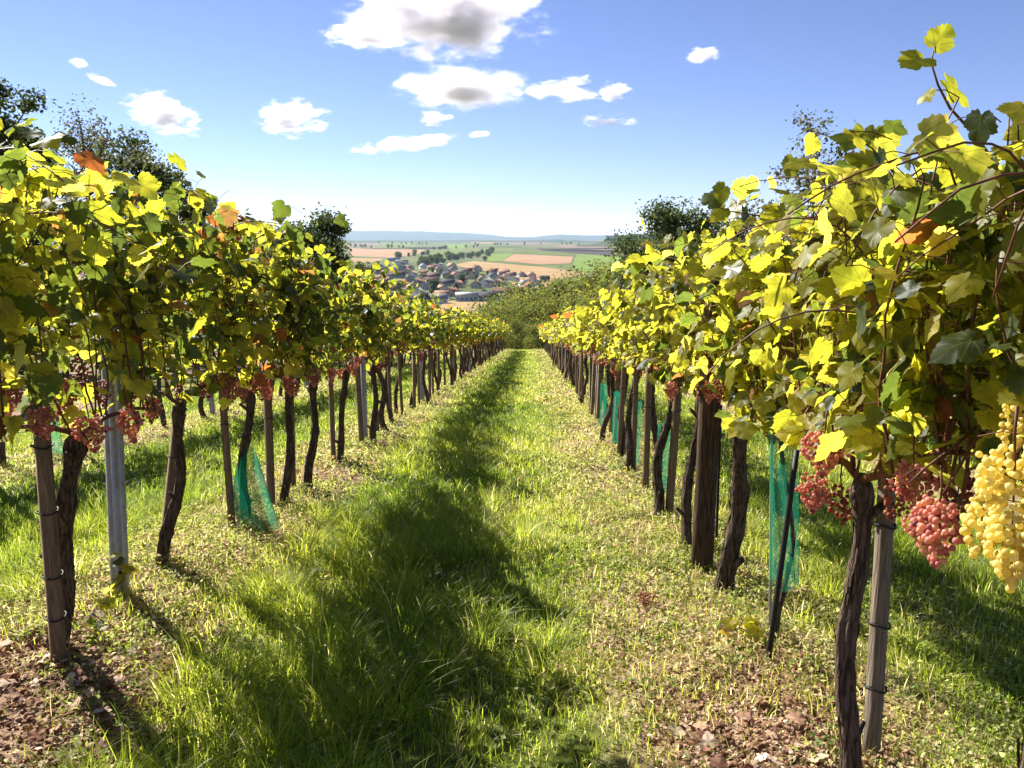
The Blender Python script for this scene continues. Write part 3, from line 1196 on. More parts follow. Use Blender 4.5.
LL = [(0, 0), (0.27, -0.05), (0.20, 0.0), (0.14, -0.08), (0.12, -0.02), (0.08, 0.05), (0.12, 0.1), (0.05, -0.1)]
NETB = hit(780, 640)
NET_DX = at_depth(781, 440, NETB.y).x - NETB.x
for i, y in enumerate(LEFT_Y):
    rr = np.random.default_rng(900 + i)
    if i < NEAR_L:
        pr = dict(h=[1.02, 1.0, 1.0, 0.98, 1.0, 1.0, 1.0, 1.0][i], top=[1.9, 2.08, 2.2, 2.05, 2.0, 1.9, 1.88, 1.85][i], yellow=[0.5, 0.42, 0.35, 0.45, 0.32, 0.3, 0.3, 0.3][i])
        o = make_vine(300 + i, near=True, zcap=capz(L1, y, [122, 125, 148, 196, 206, 216, 228, 236][i]), wob=0.03, clusters=[2, 3, 3, 3, 3, 2, 2, 2][i], brown=[0.02, 0.03, 0.03, 0.16, 0.06, 0.05, 0.05, 0.05][i], nsh=20, droop=0.3, leaf=(0.06, 0.108), dens=1.0,
                      lean=LL[i], r0=[.034, .034, .027, .027, .027, .03, .028, .03][i], **pr)
        place(o, L1 if i == 0 else LEFT_B[i - 1].x + LL[i][0], y)
        lab = f'grapevine {left_feat[i]}, {ORD[i]} left of the path'
    else:
        o = far_vine(PROTO_L, i * 3 + i // 4, L1 + rr.normal(0, 0.04), y, rr.choice([0, math.pi]) + rr.normal(0, 0.1), (rr.uniform(.95, 1.05), rr.uniform(1.0, 1.12), rr.uniform(.96, 1.04)))
        if i < 20:
            lab = f'dark-trunked yellowing grapevine, {ORD[i]} down the row left of the grass path'
        else:
            lab = 'small distant grapevine toward the downhill end of the left row'
    tag(o, lab, 'grapevine', 'vines of the row left of the path')

def RPLACE(i):
    return (R1 - (0.055 if i == 1 else 0) if i != 2 else NETB.x + NET_DX, NETB.y if i == 2 else RIGHT_Y[i])


# shoots that stand clear of the crown on the big vines of the right row
def local_path(y, lst):
    x, y = RPLACE(RIGHT_Y.index(y))
    o = Vector((x, y, gzf(x, y)))
    return [np.array((at_depth(*p) - o)[:]) for p in lst]


EXTRA = {
    1: [(local_path(RIGHT_Y[1], [(1000, 170, 2.0), (975, 135, 2.0), (950, 108, 2.0), (938, 85, 2.0), (931, 62, 2.0), (935, 46, 2.0)]), 3),
        (local_path(RIGHT_Y[1], [(930, 215, 2.1), (905, 185, 2.1), (886, 164, 2.1), (872, 148, 2.1), (862, 142, 2.1)]), 2),
        (local_path(RIGHT_Y[1], [(985, 418, 1.7), (955, 446, 1.68), (925, 468, 1.66), (908, 484, 1.65)]), 9),
        (local_path(RIGHT_Y[1], [(1000, 400, 1.7), (975, 440, 1.68), (955, 475, 1.66), (940, 498, 1.65)]), 9)],
    2: [(local_path(RIGHT_Y[2], [(870, 222, 2.9), (830, 217, 2.9), (790, 218, 2.9), (760, 216, 2.9), (730, 211, 2.9), (708, 204, 2.9)]), 1)],
    3: [(local_path(RIGHT_Y[3], [(815, 330, 3.7), (790, 300, 3.6), (765, 270, 3.55), (748, 235, 3.5), (745, 195, 3.5)]), 1)],
}


right_feat = ['with bright yellow-white grapes and big leaves', 'on thick gnarled trunk hung with pink grapes', 'whose young stem grows beside the green net sleeve', 'with a twisting trunk beside the thick post',
              'with red shrivelled grapes above the thick post', 'with glowing yellow leaves', 'with glowing lime leaves', 'with thin leaning trunk', 'with several pink clusters']
for i, y in enumerate(RIGHT_Y):
    rr = np.random.default_rng(1500 + i)
    if i < NEAR_R:
        tops = [1.7, 1.85, 1.68, 1.78, 1.68, 1.6, 1.55, 1.52, 1.52]
        o = make_vine(400 + i, near=True, lowskip=.15, zcap=capz(R1, y, [96, 108, 172, 188, 202, 226, 240, 250, 258][i]), wob=0.025 if i == 1 else 0.04, h=[1.05, 0.98, 1.0, 1.0, 1.0, 1.0, 1.0, 1.0, 1.0][i], top=tops[i], yellow=[0.5, 0.6, 0.75, 0.8, 0.85, 0.9, 0.85, 0.85, 0.85][i], clusters=[0, 0, 1, 2, 2, 2, 2, 2, 2][i],
                      brown=[0.01, 0.015, 0.02, 0.02, 0.02, 0.02, 0.03, 0.03, 0.03][i], nsh=[27, 28, 26, 24, 21, 18, 18, 18, 18][i], droop=0.5,
                      lean=[(0, 0), (-0.03, 0.06), (NET_DX, 0), (-0.0, -0.2), (0.05, 0.02), (0.12, 0.12), (-0.08, -0.1), (0.1, 0.1), (0.0, .1)][i],
                      r0=[.034, .026, .008, .038, .026, .029, .03, .028, .03][i], extra=EXTRA.get(i), leaf=(0.052, 0.092) if i < 3 else (0.058, 0.104), zmin=1.0 if i == 0 else None, xmin=[-0.22, -0.34, None][min(i, 2)])
        place(o, *RPLACE(i))
        lab = f'grapevine {right_feat[i]}, {ORD[i]} right of the path'
    else:
        o = far_vine(PROTO_R, i * 3 + i // 4, R1 + rr.normal(0, 0.04), y, rr.choice([0, math.pi]) + rr.normal(0, 0.1), (rr.uniform(.95, 1.05), rr.uniform(1.0, 1.12), rr.uniform(.95, 1.02)))
        if i < 20:
            lab = f'bright yellow grapevine, {ORD[i]} down the row right of the grass path'
        else:
            lab = 'small distant yellow grapevine toward the downhill end of the right row'
    tag(o, lab, 'grapevine', 'vines of the row right of the path')

y = 4.2
i = 0
while y < 46:
    rr = np.random.default_rng(2500 + i)
    o = far_vine(PROTO_L, i * 2 + i // 3, L2 + rr.normal(0, .04), y, rr.choice([0, math.pi]), (1, 1.05, 1.0))
    tag(o, f'grapevine seen past the first row, {ORD[i]} along the next row up the slope' if i < 16 else 'distant grapevine of the second row seen through the left row', 'grapevine', 'vines of the second row on the left')
    y += random.uniform(0.95, 1.15)
    i += 1
y = 3.2
i = 0
while y < 30:
    rr = np.random.default_rng(3500 + i)
    o = far_vine(PROTO_L, i * 2 + 1 + i // 3, R2 + rr.normal(0, .04), y, rr.choice([0, math.pi]), (1, 1.05, 0.9))
    tag(o, f'grapevine behind the right row, {ORD[i]} of the row beyond it' if i < 14 else 'distant grapevine of the row beyond the right row', 'grapevine', 'vines of the second row on the right')
    y += random.uniform(0.95, 1.15)
    i += 1

# ------------------------------------------------------------------ grapes that hang forward on the nearest vines
def hang(vine_prefix_obj, px, py, d, src, s=1.0, rz=0.0):
    g = bpy.data.objects.new('grape_cluster', src)
    COL.objects.link(g)
    g.parent = vine_prefix_obj
    g.location = at_depth(px, py, d) - vine_prefix_obj.location
    g.scale = (s, s, s)
    g.rotation_euler = (0.08 * math.sin(px), 0.1 * math.cos(py), rz)
    return g


def vine_at(x, y):
    best = min((o for o in COL.objects if o.get('category') == 'grapevine'), key=lambda o: (o.location.x - x) ** 2 + (o.location.y - y) ** 2)
    return best


V0, V1, V2, V3 = [vine_at(R1, RIGHT_Y[k]) for k in range(4)]
for px, py, d, src, s in [(914, 452, 1.75, CL_RED[0], .8), (940, 488, 1.6, CL_RED[1], 1.0), (962, 458, 1.95, CL_DARK[0], 1.2), (925, 500, 1.66, CL_RED[2], .7),
                          (826, 424, 2.2, CL_RED[1], .95), (818, 470, 2.25, CL_RED[0], .8), (842, 478, 2.3, CL_DARK[1], 1.0), (900, 470, 1.9, CL_DARK[0], .9)]:
    hang(V1, px, py, d, src, s, px * 0.1)
for px, py, d, src, s in [(1016, 436, 1.30, CL_YEL[0], 1.08), (990, 478, 1.36, CL_YEL[1], 1.0), (1018, 395, 1.5, CL_YEL[1], .8)]:
    for_o = hang(V0, px, py, d, src, s, px * 0.1)
    if src is CL_YEL[0]:
        for_o['label'] = 'long yellow-white grape cluster'
hang(V3, 706, 372, 4.2, CL_DARK[0], 1.25)
hang(V3, 744, 405, 3.8, CL_DARK[1], 1.2)
hang(V2, 720, 375, 3.7, CL_DARK[1], 0.9)
A0, A1, A2 = [vine_at(L1, LEFT_Y[k]) for k in range(3)]
for px, py, d, src, s in [(58, 372, 3.2, CL_RED[0], 1.1), (38, 384, 3.15, CL_RED[1], .8), (8, 378, 2.7, CL_RED[2], .8), (82, 352, 3.4, CL_DARK[0], 1.1), (100, 375, 3.5, CL_DARK[1], 1.0)]:
    hang(A1, px, py, d, src, s, px)
for px, py, d, src, s in [(178, 372, 4.6, CL_DARK[0], 1.1), (205, 376, 4.8, CL_DARK[1], 1.1), (250, 372, 5.6, CL_RED[1], .9), (228, 355, 5.2, CL_RED[0], .8)]:
    hang(A2, px, py, d, src, s, px)

# ------------------------------------------------------------------ stakes, posts, wires, nets
def stake(name, base, top, w, mat, label, group, ties=3, round_=False, tie_mat=None, reach=(0, 0)):
    base, top = Vector(base), Vector(top)
    root = empty(name, base)
    d = top - base
    mb = MB()
    n = 6
    P = [(d * t)[:] for t in np.linspace(-0.06, 1, n)]
    if round_:
        add_tube(mb, P, np.linspace(w * 1.1, w, n) * 0.5, 12, 0.06, int(base.y * 100), (.1, .1, .1))
    else:
        s = int(abs(base.y) * 977) % 1000
        add_tube(mb, P, w * 0.707, 4, 0.05, s, (.1, .1, .1))
    mb.build('shaft', mat, root, smooth=round_)
    for k in range(ties):
        t = 0.93 - k * 0.24 - 0.03 * ((k * 7) % 3)
        c = d * t
        tb = MB()
        ang = np.linspace(0, 2 * np.pi, 13)
        rx = ry = w * 0.78
        loop = [(c.x + rx * math.cos(a), c.y + ry * math.sin(a), c.z + 0.006 * math.sin(a * 2)) for a in ang]
        add_tube(tb, loop, 0.0035, 5, 0, 0, (.01, .01, .01), cap=False)
        tb.build('tie', tie_mat or M_TIE, root)
    tag(root, label, 'stake', group)
    return root


def on_ground(x, y):
    return Vector((x, y, gzf(x, y)))


GL, GR = 'wooden stakes of the row left of the path', 'wooden stakes of the row right of the path'
# the nearest stakes as they stand in the photograph
b = hit(59, 664)
b2 = at_depth(41, 428, b.y + 0.02)
stake('wooden_stake', b, b2, 0.052, M_WOOD, 'pale cut square stake with black ties beside the left front trunk', GL, 4, reach=(-.05, .06))
b = hit(163, 563)
b2 = at_depth(181, 398, b.y + 0.03)
stake('wooden_stake', b, b2, 0.05, M_WOOD, 'brown stake leaning with the second trunk behind the steel post', GL, 2, reach=(.05, .06))
bz = at_depth(874, 768, 2.25)
b2 = at_depth(892, 394, 2.3)
b = on_ground(bz.x - 0.012, 2.25)
stake('wooden_stake', b, b2, 0.042, M_POSTW, 'grey-brown square stake tied to the thick gnarled trunk near the right edge', GR, 4, reach=(-.07, -.03))
b = hit(702, 567)
r = stake('wooden_post', b, b + Vector((0.0, 0.02, 1.75)), 0.112, M_DARKW, 'thick dark round post beside the twisting trunk of the right row', None, 0, True)
r['category'] = 'post'
b = hit(768, 662)
b2 = at_depth(797, 450, b.y + 0.05)
stake('black_stake', b, b2, 0.022, M_TIE, 'thin black stake leaning beside the green net sleeve', None, 0, True)
b = hit(716, 548)
b2 = at_depth(721, 405, b.y + 0.05)
stake('metal_rod', b, b2, 0.016, M_TIE, 'thin dark rod between the thick post and the twisting trunk', None, 1, True, M_GTIE)
b = hit(770, 632)
b2 = at_depth(772, 408, b.y)
stake('metal_rod', b, b2, 0.012, M_GALV, 'thin pale rod inside the green net sleeve', None, 0, True)

PROTO_ST = None


def copy_stake(x, y, rz, s, label, group):
    global PROTO_ST
    g = on_ground(x, y)
    if PROTO_ST is None:
        PROTO_ST = stake('wooden_stake', (0, 0, 0), (0.02, 0.03, 1.12), 0.046, M_WOOD, label, group, 2, reach=(.05, .05))
        o = PROTO_ST
    else:
        o = copy_tree(PROTO_ST)
    o.location = g
    o.rotation_euler = (0, 0, rz)
    o.scale = (1, 1, s)
    tag(o, label, 'stake', group)


for i, y in enumerate(LEFT_Y):
    if i in (1, 2) or i == 0:
        continue
    if y > 45:
        break
    lab = f'dark wooden stake beside the {ORD[i]} vine of the row left of the path' if i < 20 else 'wooden stake among the distant trunks of the left row'
    copy_stake(L1 + random.uniform(-.06, .06), y - random.uniform(0.06, .12), random.uniform(0, 6.28), random.uniform(.92, 1.12), lab, GL)
for i, y in enumerate(RIGHT_Y):
    if i in (0, 1, 2, 3):
        continue
    if y > 45:
        break
    lab = f'dark wooden stake beside the {ORD[i]} vine of the row right of the path' if i < 20 else 'wooden stake among the distant trunks of the right row'
    copy_stake(R1 + random.uniform(-.06, .06), y - random.uniform(0.06, .12), random.uniform(0, 6.28), random.uniform(.92, 1.12), lab, GR)


# steel line posts: a ribbed open profile with wire hooks down the edge
def make_steel_post():
    root = empty('steel_post', (0, 0, 0))
    mb = MB()
    prof = [(-.042, .030), (-.045, .0), (-.030, -.004), (-.026, .006), (-.014, .006), (-.010, -.006), (.010, -.006), (.014, .006), (.026, .006), (.030, -.004), (.045, .0), (.042, .030)]
    prof = np.array(prof)
    inner = prof * 0.94 + np.array([0, 0.0025])
    ring = np.concatenate([prof, inner[::-1]])
    n = len(ring)
    V, Q = [], []
    for z in (-0.2, 1.62):
        V += [(x, y, z) for x, y in ring]
    for j in range(n):
        k = (j + 1) % n
        Q.append((j, k, n + k, n + j))
    m = len(prof)
    for j in range(m - 1):
        Q.append((n + j, n + j + 1, n + n - 2 - j, n + n - 1 - j))
    mb.add(np.array(V), None, Q)
    mb.build('profile', M_GALV, root, smooth=False)
    for k in range(10):
        hb = MB()
        z = 0.35 + k * 0.125
        add_box(hb, (.0455, .004, z), (.053, .012, z + 0.022))
        hb.build('hook', M_GALV, root, smooth=False)
    return root


post0 = make_steel_post()
first = True
GP = 'galvanised steel line posts along the rows'
POST_Y = {L1: [4.27, 9.4, 14.6, 20.0, 25.3, 30.6, 36.0, 42.0, 48.0], R1: [11.3, 16.6, 22.0, 27.5, 33.0, 38.5, 44.0], L2: [6.9, 12.2, 17.5, 23.0]}
for x, lst in POST_Y.items():
    for k, y in enumerate(lst):
        o = post0 if first else copy_tree(post0)
        if first:
            hp = hit(119, 594)
            xx, y = hp.x, hp.y
        else:
            xx = x + random.uniform(-.04, .04)
        first = False
        o.location = on_ground(xx, y)
        o.rotation_euler = (rad(random.uniform(-1, 1)), rad(random.uniform(-1, 1)), random.uniform(-.15, .15)) if k or x != L1 else (0, rad(3.6), -0.1)
        where = {L1: 'left row', R1: 'right row', L2: 'second row on the left'}[x]
        lab = 'pale ribbed steel post standing just beyond the pale cut stake' if x == L1 and k == 0 else f'grey steel post, {ORD[k].replace("nearest", "first")} down the {where} among the trunks'
        tag(o, lab, 'post', GP)


# trellis wires run the whole row on the slope
def wire(x, z, y0, y1, label):
    mb = MB()
    ys = np.linspace(y0, y1, 30)
    P = np.stack([np.full(30, x) + 0.01 * np.sin(ys * 1.7), ys, -SLOPE * ys + z + 0.012 * np.sin(ys * 2.1)], 1)
    add_tube(mb, P, 0.0017, 5, 0, 0, (.4, .4, .4))
    o = mb.build('trellis_wire', M_WIRE)
    tag(o, label, 'wire', 'trellis wires strung along the rows')


for x, nm in ((L1, 'left'), (R1, 'right')):
    for z, zl in ((1.03, 'lowest wire, at the fruit height,'), (1.36, 'second wire up'), (1.68, 'third wire up'), (1.85, 'top wire')):
        wire(x, z, 0.6 if z < 1.5 else 2.4, Y_END - 3, f'{zl} strung along the row {nm} of the path')
wire(L2, 1.03, 3, 46, 'fruit wire strung along the second row beyond the left row')


# green protective netting
def net_sheet(name, rings, label, group=None):
    """rings: list of closed or open outlines (same count) stacked from top to bottom"""
    mb = MB()
    R = np.array(rings)
    m, n = R.shape[:2]
    V = R.reshape(-1, 3)
    i = np.arange(m * n).reshape(m, n)
    q = np.stack([i[:-1, :-1], i[1:, :-1], i[1:, 1:], i[:-1, 1:]], -1).reshape(-1, 4)
    du = np.concatenate([np.zeros((m, 1)), np.cumsum(np.linalg.norm(np.diff(R, axis=1), axis=2), 1)], 1)
    dv = np.concatenate([np.zeros((1, n)), np.cumsum(np.linalg.norm(np.diff(R, axis=0), axis=2), 0)], 0)
    K = np.stack([du + .001, dv, dv * 0], -1).reshape(-1, 3)
    mb.add(V, None, q, (.02, .2, .12), K)
    o = mb.build(name, M_NET2 if 'slump' in name else M_NET)
    tag(o, label, 'netting', group)
    return o


def sleeve(x, y, z0, z1, r, label, seed, flat=1.0, lean=(0, 0)):
    rr = np.random.default_rng(seed)
    g = gzf(x, y)
    rings = []
    ang = np.linspace(0, 2 * np.pi, 25)
    ph = rr.uniform(0, 6.28, 3)
    for z in np.linspace(z1, z0, 14):
        t = (z - z0) / (z1 - z0)
        w = r * (1 + 0.12 * np.sin(ang * 3 + ph[0] + z * 5) + 0.07 * np.sin(ang * 5 + ph[1] + z * 9))
        rings.append(np.stack([x + lean[0] * t + w * np.cos(ang), y + lean[1] * t + w * flat * np.sin(ang), np.full(25, g + z) + 0.012 * np.sin(ang * 2 + ph[2])], 1))
    return net_sheet('net_sleeve', rings, label, 'green net sleeves round young vines')


sleeve(NETB.x + 0.005, NETB.y, 0.26, 0.98, 0.058, 'tall green net sleeve round the young vine by the black stake', 5, 0.9, (NET_DX, 0.02))
for k, (px, py, z1, lab) in enumerate([(661, 496, 0.62, 'green net sleeve low on a trunk just beyond the thick dark post'), (634, 468, 0.72, 'green net sleeve second beyond the thick dark post'),
                                     (616, 447, 0.7, 'green net sleeve third beyond the thick dark post'), (603, 428, 0.66, 'green net sleeve fourth beyond the thick dark post')]):
    hp = hit(px, py)
    sleeve(hp.x, hp.y, 0.03, z1, 0.05, lab, 40 + k)
sleeve(-5.25, 8.0, 0.02, 1.06, 0.055, 'green net sleeve in the second row on the left', 44)
# the slumped net at the foot of the fourth vine on the left
SN = LEFT_B[2]
rings = []
rr = np.random.default_rng(8)
for t in np.linspace(0, 1, 16):
    ang = np.linspace(-0.5, 3.9, 26)
    r = 0.05 + 0.05 * t + 0.03 * math.sin(t * 3)
    cx, cyy = SN.x + 0.08 + 0.13 * t ** 1.4, SN.y + 0.02 - 0.22 * t ** 1.3
    z = 0.50 * (1 - t) ** 1.15 + 0.03
    fold = 1 + 0.22 * np.sin(ang * 4 + t * 3) + 0.1 * np.sin(ang * 7 - t * 2)
    xs = cx + r * fold * np.cos(ang)
    ys = cyy - r * 0.8 * fold * np.sin(ang)
    rings.append(np.stack([xs, ys, np.array([gzf(a, b) for a, b in zip(xs, ys)]) + z + 0.05 * (1 - t) * np.sin(ang * 2)], 1))
net_sheet('slumped_net', rings, 'crumpled green net slumped at the foot of a left row trunk')

# ------------------------------------------------------------------ ground cover
def in_view(x, y, margin=1.6):
    return (x > -0.84 * y - margin) & (x < 0.78 * y + margin) & (y > 1.5)


def scatter(n, x0, x1, y0, y1, rr, power=1.0):
    x = rr.uniform(x0, x1, n)
    y = y0 + (y1 - y0) * rr.uniform(0, 1, n) ** power
    return x, y


GC = dict(green=np.array((0.088, 0.138, 0.012)), yel=np.array((0.225, 0.25, 0.03)), straw=np.array((0.50, 0.43, 0.23)), dk=np.array((0.03, 0.062, 0.012)))


def blades(mb, x, y, h, w, cols, rr, lean=None, leanamt=None):
    n = len(x)
    z = gz(x, y) - 0.005
    a = rr.uniform(0, 6.28, n) if lean is None else lean
    la = (rr.uniform(0.1, 0.9, n) if leanamt is None else leanamt)
    face = a + rr.normal(0, 0.5, n)
    dx, dy = np.cos(a), np.sin(a)
    wx, wy = -np.sin(face), np.cos(face)
    P = []
    for t, ww in ((0, 1.0), (0.4, 0.85), (0.75, 0.55), (1.0, 0)):
        off = la * h * t ** 2
        zz = h * (t - 0.35 * np.minimum(la, 1.4) * t ** 2.2)
        c = np.stack([x + dx * off, y + dy * off, z + zz], 1)
        if ww:
            d = np.stack([wx, wy, wx * 0], 1) * (w * ww * 0.5)[:, None]
            P += [c - d, c + d]
        else:
            P += [c]
    V = np.stack(P, 1).reshape(-1, 3)
    o = (np.arange(n) * 7)[:, None]
    Q = np.concatenate([o + np.array([0, 1, 3, 2]), o + np.array([2, 3, 5, 4])])
    T = o + np.array([4, 5, 6])
    shade = np.array([0.55, 0.55, 0.8, 0.8, 1.0, 1.0, 1.05])
    C = (cols[:, None, :] * np.array([1.0, 1.0, 1.0, 1.0, 1.0, 1.0, 1.0])[None, :, None]).reshape(-1, 3)
    mb.add(V, T, Q, C)


def grass_cols(x, y, rr, dry):
    n = len(x)
    k = rr.uniform(0, 1, n)
    pat = fbm(x * 0.8, y * 0.8, 21)
    f = np.clip(0.25 + (pat - 0.5) * 1.6 + dry * 0.8 + rr.normal(0, 0.22, n), 0, 1)
    c = GC['green'][None] * (1 - f)[:, None] + GC['yel'][None] * f[:, None]
    st = rr.uniform(0, 1, n) < (0.03 + 0.32 * dry * np.clip(pat * 1.5, 0, 1))
    c[st] = GC['straw'] * rr.uniform(0.6, 1.1, (st.sum(), 1))
    return c * rr.uniform(0.75, 1.2, (n, 1))


def build_grass():
    rr = np.random.default_rng(77)
    mb = MB()

    def lush(x):       # 0 under the vines .. 1 in the middle of a lane
        x = np.asarray(x, float)
        return np.clip((rowdist(x + np.where(x > 0, 0.2, 0.0)) - 0.40) / 0.42, 0, 1)

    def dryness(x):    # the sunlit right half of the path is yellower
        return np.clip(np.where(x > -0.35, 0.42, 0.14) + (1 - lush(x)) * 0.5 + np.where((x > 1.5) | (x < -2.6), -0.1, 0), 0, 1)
    # tufts
    for (n, y0, y1, h0, h1, per, rad_, w) in ((620, 1.7, 6.0, 0.10, 0.27, 60, 0.10, 0.0042), (900, 6, 13, 0.10, 0.22, 34, 0.12, 0.007), (1500, 13, 30, 0.09, 0.2, 22, 0.18, 0.012)):
        cx, cy_ = scatter(n * 4, -7 if y0 > 5 else -3.6, 5 if y0 > 5 else 3.4, y0, y1, rr)
        keep = (rr.uniform(size=len(cx)) < lush(cx) * np.where((cx > -1.75) & (cx < -0.25), 1.0, 0.45) * (fbm(cx * 1.3, cy_ * 1.3, 5) > 0.42)) & in_view(cx, cy_)
        cx, cy_ = cx[keep][:n], cy_[keep][:n]
        hh = rr.uniform(h0, h1, len(cx)) * np.where(cx > 0.0, 0.72, 1.0)
        X = np.repeat(cx, per)
        Y = np.repeat(cy_, per)
        a = rr.uniform(0, 6.28, len(X))
        r = rad_ * np.sqrt(rr.uniform(0, 1, len(X)))
        x, y = X + r * np.cos(a), Y + r * np.sin(a)
        h = np.repeat(hh, per) * rr.uniform(0.55, 1.15, len(X))
        blades(mb, x, y, h, w * rr.uniform(.7, 1.3, len(X)), grass_cols(x, y, rr, dryness(x) * 0.8), rr, a + rr.normal(0, 0.6, len(X)), 0.2 + 0.9 * r / rad_ * rr.uniform(.4, 1.3, len(X)))
    # turf
    for (n, x0, x1, y0, y1, h0, h1, w) in ((150000, -4.4, 4.2, 1.6, 6, 0.035, 0.12, 0.0038), (120000, -8, 7, 6, 14, 0.04, 0.13, 0.0065), (110000, -9, 8, 14, 32, 0.05, 0.14, 0.013), (60000, -7, 6, 32, 61, 0.06, 0.14, 0.024)):
        x, y = scatter(n, x0, x1, y0, y1, rr)
        pn = fbm(x * 1.1, y * 1.1, 15)
        keep = (rr.uniform(size=n) < 0.32 + 0.68 * lush(x) * np.clip(pn * 2.2 - 0.25, 0.15, 1)) & in_view(x, y)
        # bare trodden corners by the front vines
        bare = ((x < -1.3) & (y < 3.15) & (x > -2.9)) | ((x > 0.52) & (x < 1.0) & (y < 2.5))
        keep &= ~(bare & (rr.uniform(size=n) < 0.88))
        x, y = x[keep], y[keep]
        m = len(x)
        blades(mb, x, y, rr.uniform(h0, h1, m) * (0.6 + 0.6 * fbm(x * 2, y * 2, 31)), w * rr.uniform(.7, 1.4, m), grass_cols(x, y, rr, dryness(x)), rr)
    return tag(mb.build('grass', M_GRASS), kind='stuff')


build_grass()


def build_weeds():
    rr = np.random.default_rng(78)
    mb = MB()
    pal = np.array([(0.11, 0.16, 0.025), (0.18, 0.23, 0.04), (0.24, 0.28, 0.07), (0.38, 0.37, 0.16), (0.13, 0.18, 0.035), (0.34, 0.25, 0.13)])
    for (n, y0, y1, per, rad_, ls, hmax, x0, x1) in ((2900, 1.8, 6.5, 26, 0.085, 0.020, 0.12, -3.2, 2.4), (3000, 6.5, 15, 18, 0.12, 0.032, 0.15, -6.5, 3.2), (2200, 15, 36, 14, 0.18, 0.055, 0.2, -6.5, 2.2), (1400, 36, 60, 10, 0.25, 0.09, 0.22, -3.4, 2.2)):
        cx, cy_ = scatter(n * 4, x0, x1, y0, y1, rr)
        rd = rowdist(cx)
        p = np.exp(-((rd - 0.3) / 0.6) ** 2) + np.where((cx > 0.15) & (cx < 1.2), 0.5, 0.06)
        p = p * np.clip(fbm(cx * 1.2, cy_ * 1.2, 41) * 2 - 0.3, 0.1, 1)
        bare = ((cx < -1.4) & (cy_ < 3.0) & (cx > -2.9)) | ((cx > 0.55) & (cx < 1.1) & (cy_ < 2.7))
        keep = (rr.uniform(size=len(cx)) < p) & in_view(cx, cy_) & ~(bare & (rr.uniform(size=len(cx)) < 0.8))
        cx, cy_ = cx[keep][:n], cy_[keep][:n]
        m = len(cx)
        if y0 < 6:
            ex = [(o.location.x, o.location.y) for o in COL.objects if o.get('category') in ('grapevine', 'post', 'stake') and 2.2 < o.location.y < 9 and -3 < o.location.x < 2]
            ex = np.repeat(np.array(ex), 4, 0) + rr.normal(0, 0.09, (4 * len(ex), 2))
            cx, cy_ = np.concatenate([cx, ex[:, 0]]), np.concatenate([cy_, ex[:, 1]])
            m = len(cx)
        kind = pal[np.clip((fbm(cx * 0.7, cy_ * 0.7, 51) * 6 + rr.normal(0, 1.1, m)).astype(int), 0, 5)]
        dry = (rowdist(cx) < 0.5) & (rr.uniform(size=m) < 0.25)
        kind[dry] = np.array([(0.40, 0.35, 0.19), (0.34, 0.25, 0.14), (0.46, 0.38, 0.24)])[rr.integers(0, 3, dry.sum())]
        hh = hmax * rr.uniform(0.3, 1.0, m)
        # the rank clump under the second vine on the left
        big = (cx > -2.45) & (cx < -1.35) & (cy_ > 4.0) & (cy_ < 5.2)
        hh[big] *= 1.7
        X, Y, H = np.repeat(cx, per), np.repeat(cy_, per), np.repeat(hh, per)
        C = np.repeat(kind, per, 0) * rr.uniform(0.6, 1.3, (m * per, 1))
        a = rr.uniform(0, 6.28, len(X))
        r = rad_ * np.sqrt(rr.uniform(0, 1, len(X)))
        x, y = X + r * np.cos(a), Y + r * np.sin(a)
        z = gz(x, y) + H * rr.uniform(0.05, 1, len(X)) * (1 - 0.5 * r / rad_)
        nv = np.stack([np.cos(a) * 0.5, np.sin(a) * 0.5, rr.uniform(0.3, 1.2, len(X))], 1) + rr.normal(0, 0.35, (len(X), 3))
        tv = np.stack([np.cos(a), np.sin(a), rr.normal(0.1, 0.4, len(X))], 1)
        s = ls * rr.uniform(0.6, 1.5, len(X))
        add_cards(mb, np.stack([x, y, z], 1), nv, tv, s, s * rr.uniform(0.4, 0.75, len(X)), C)
    return tag(mb.build('weeds', M_WEED), kind='stuff')


build_weeds()


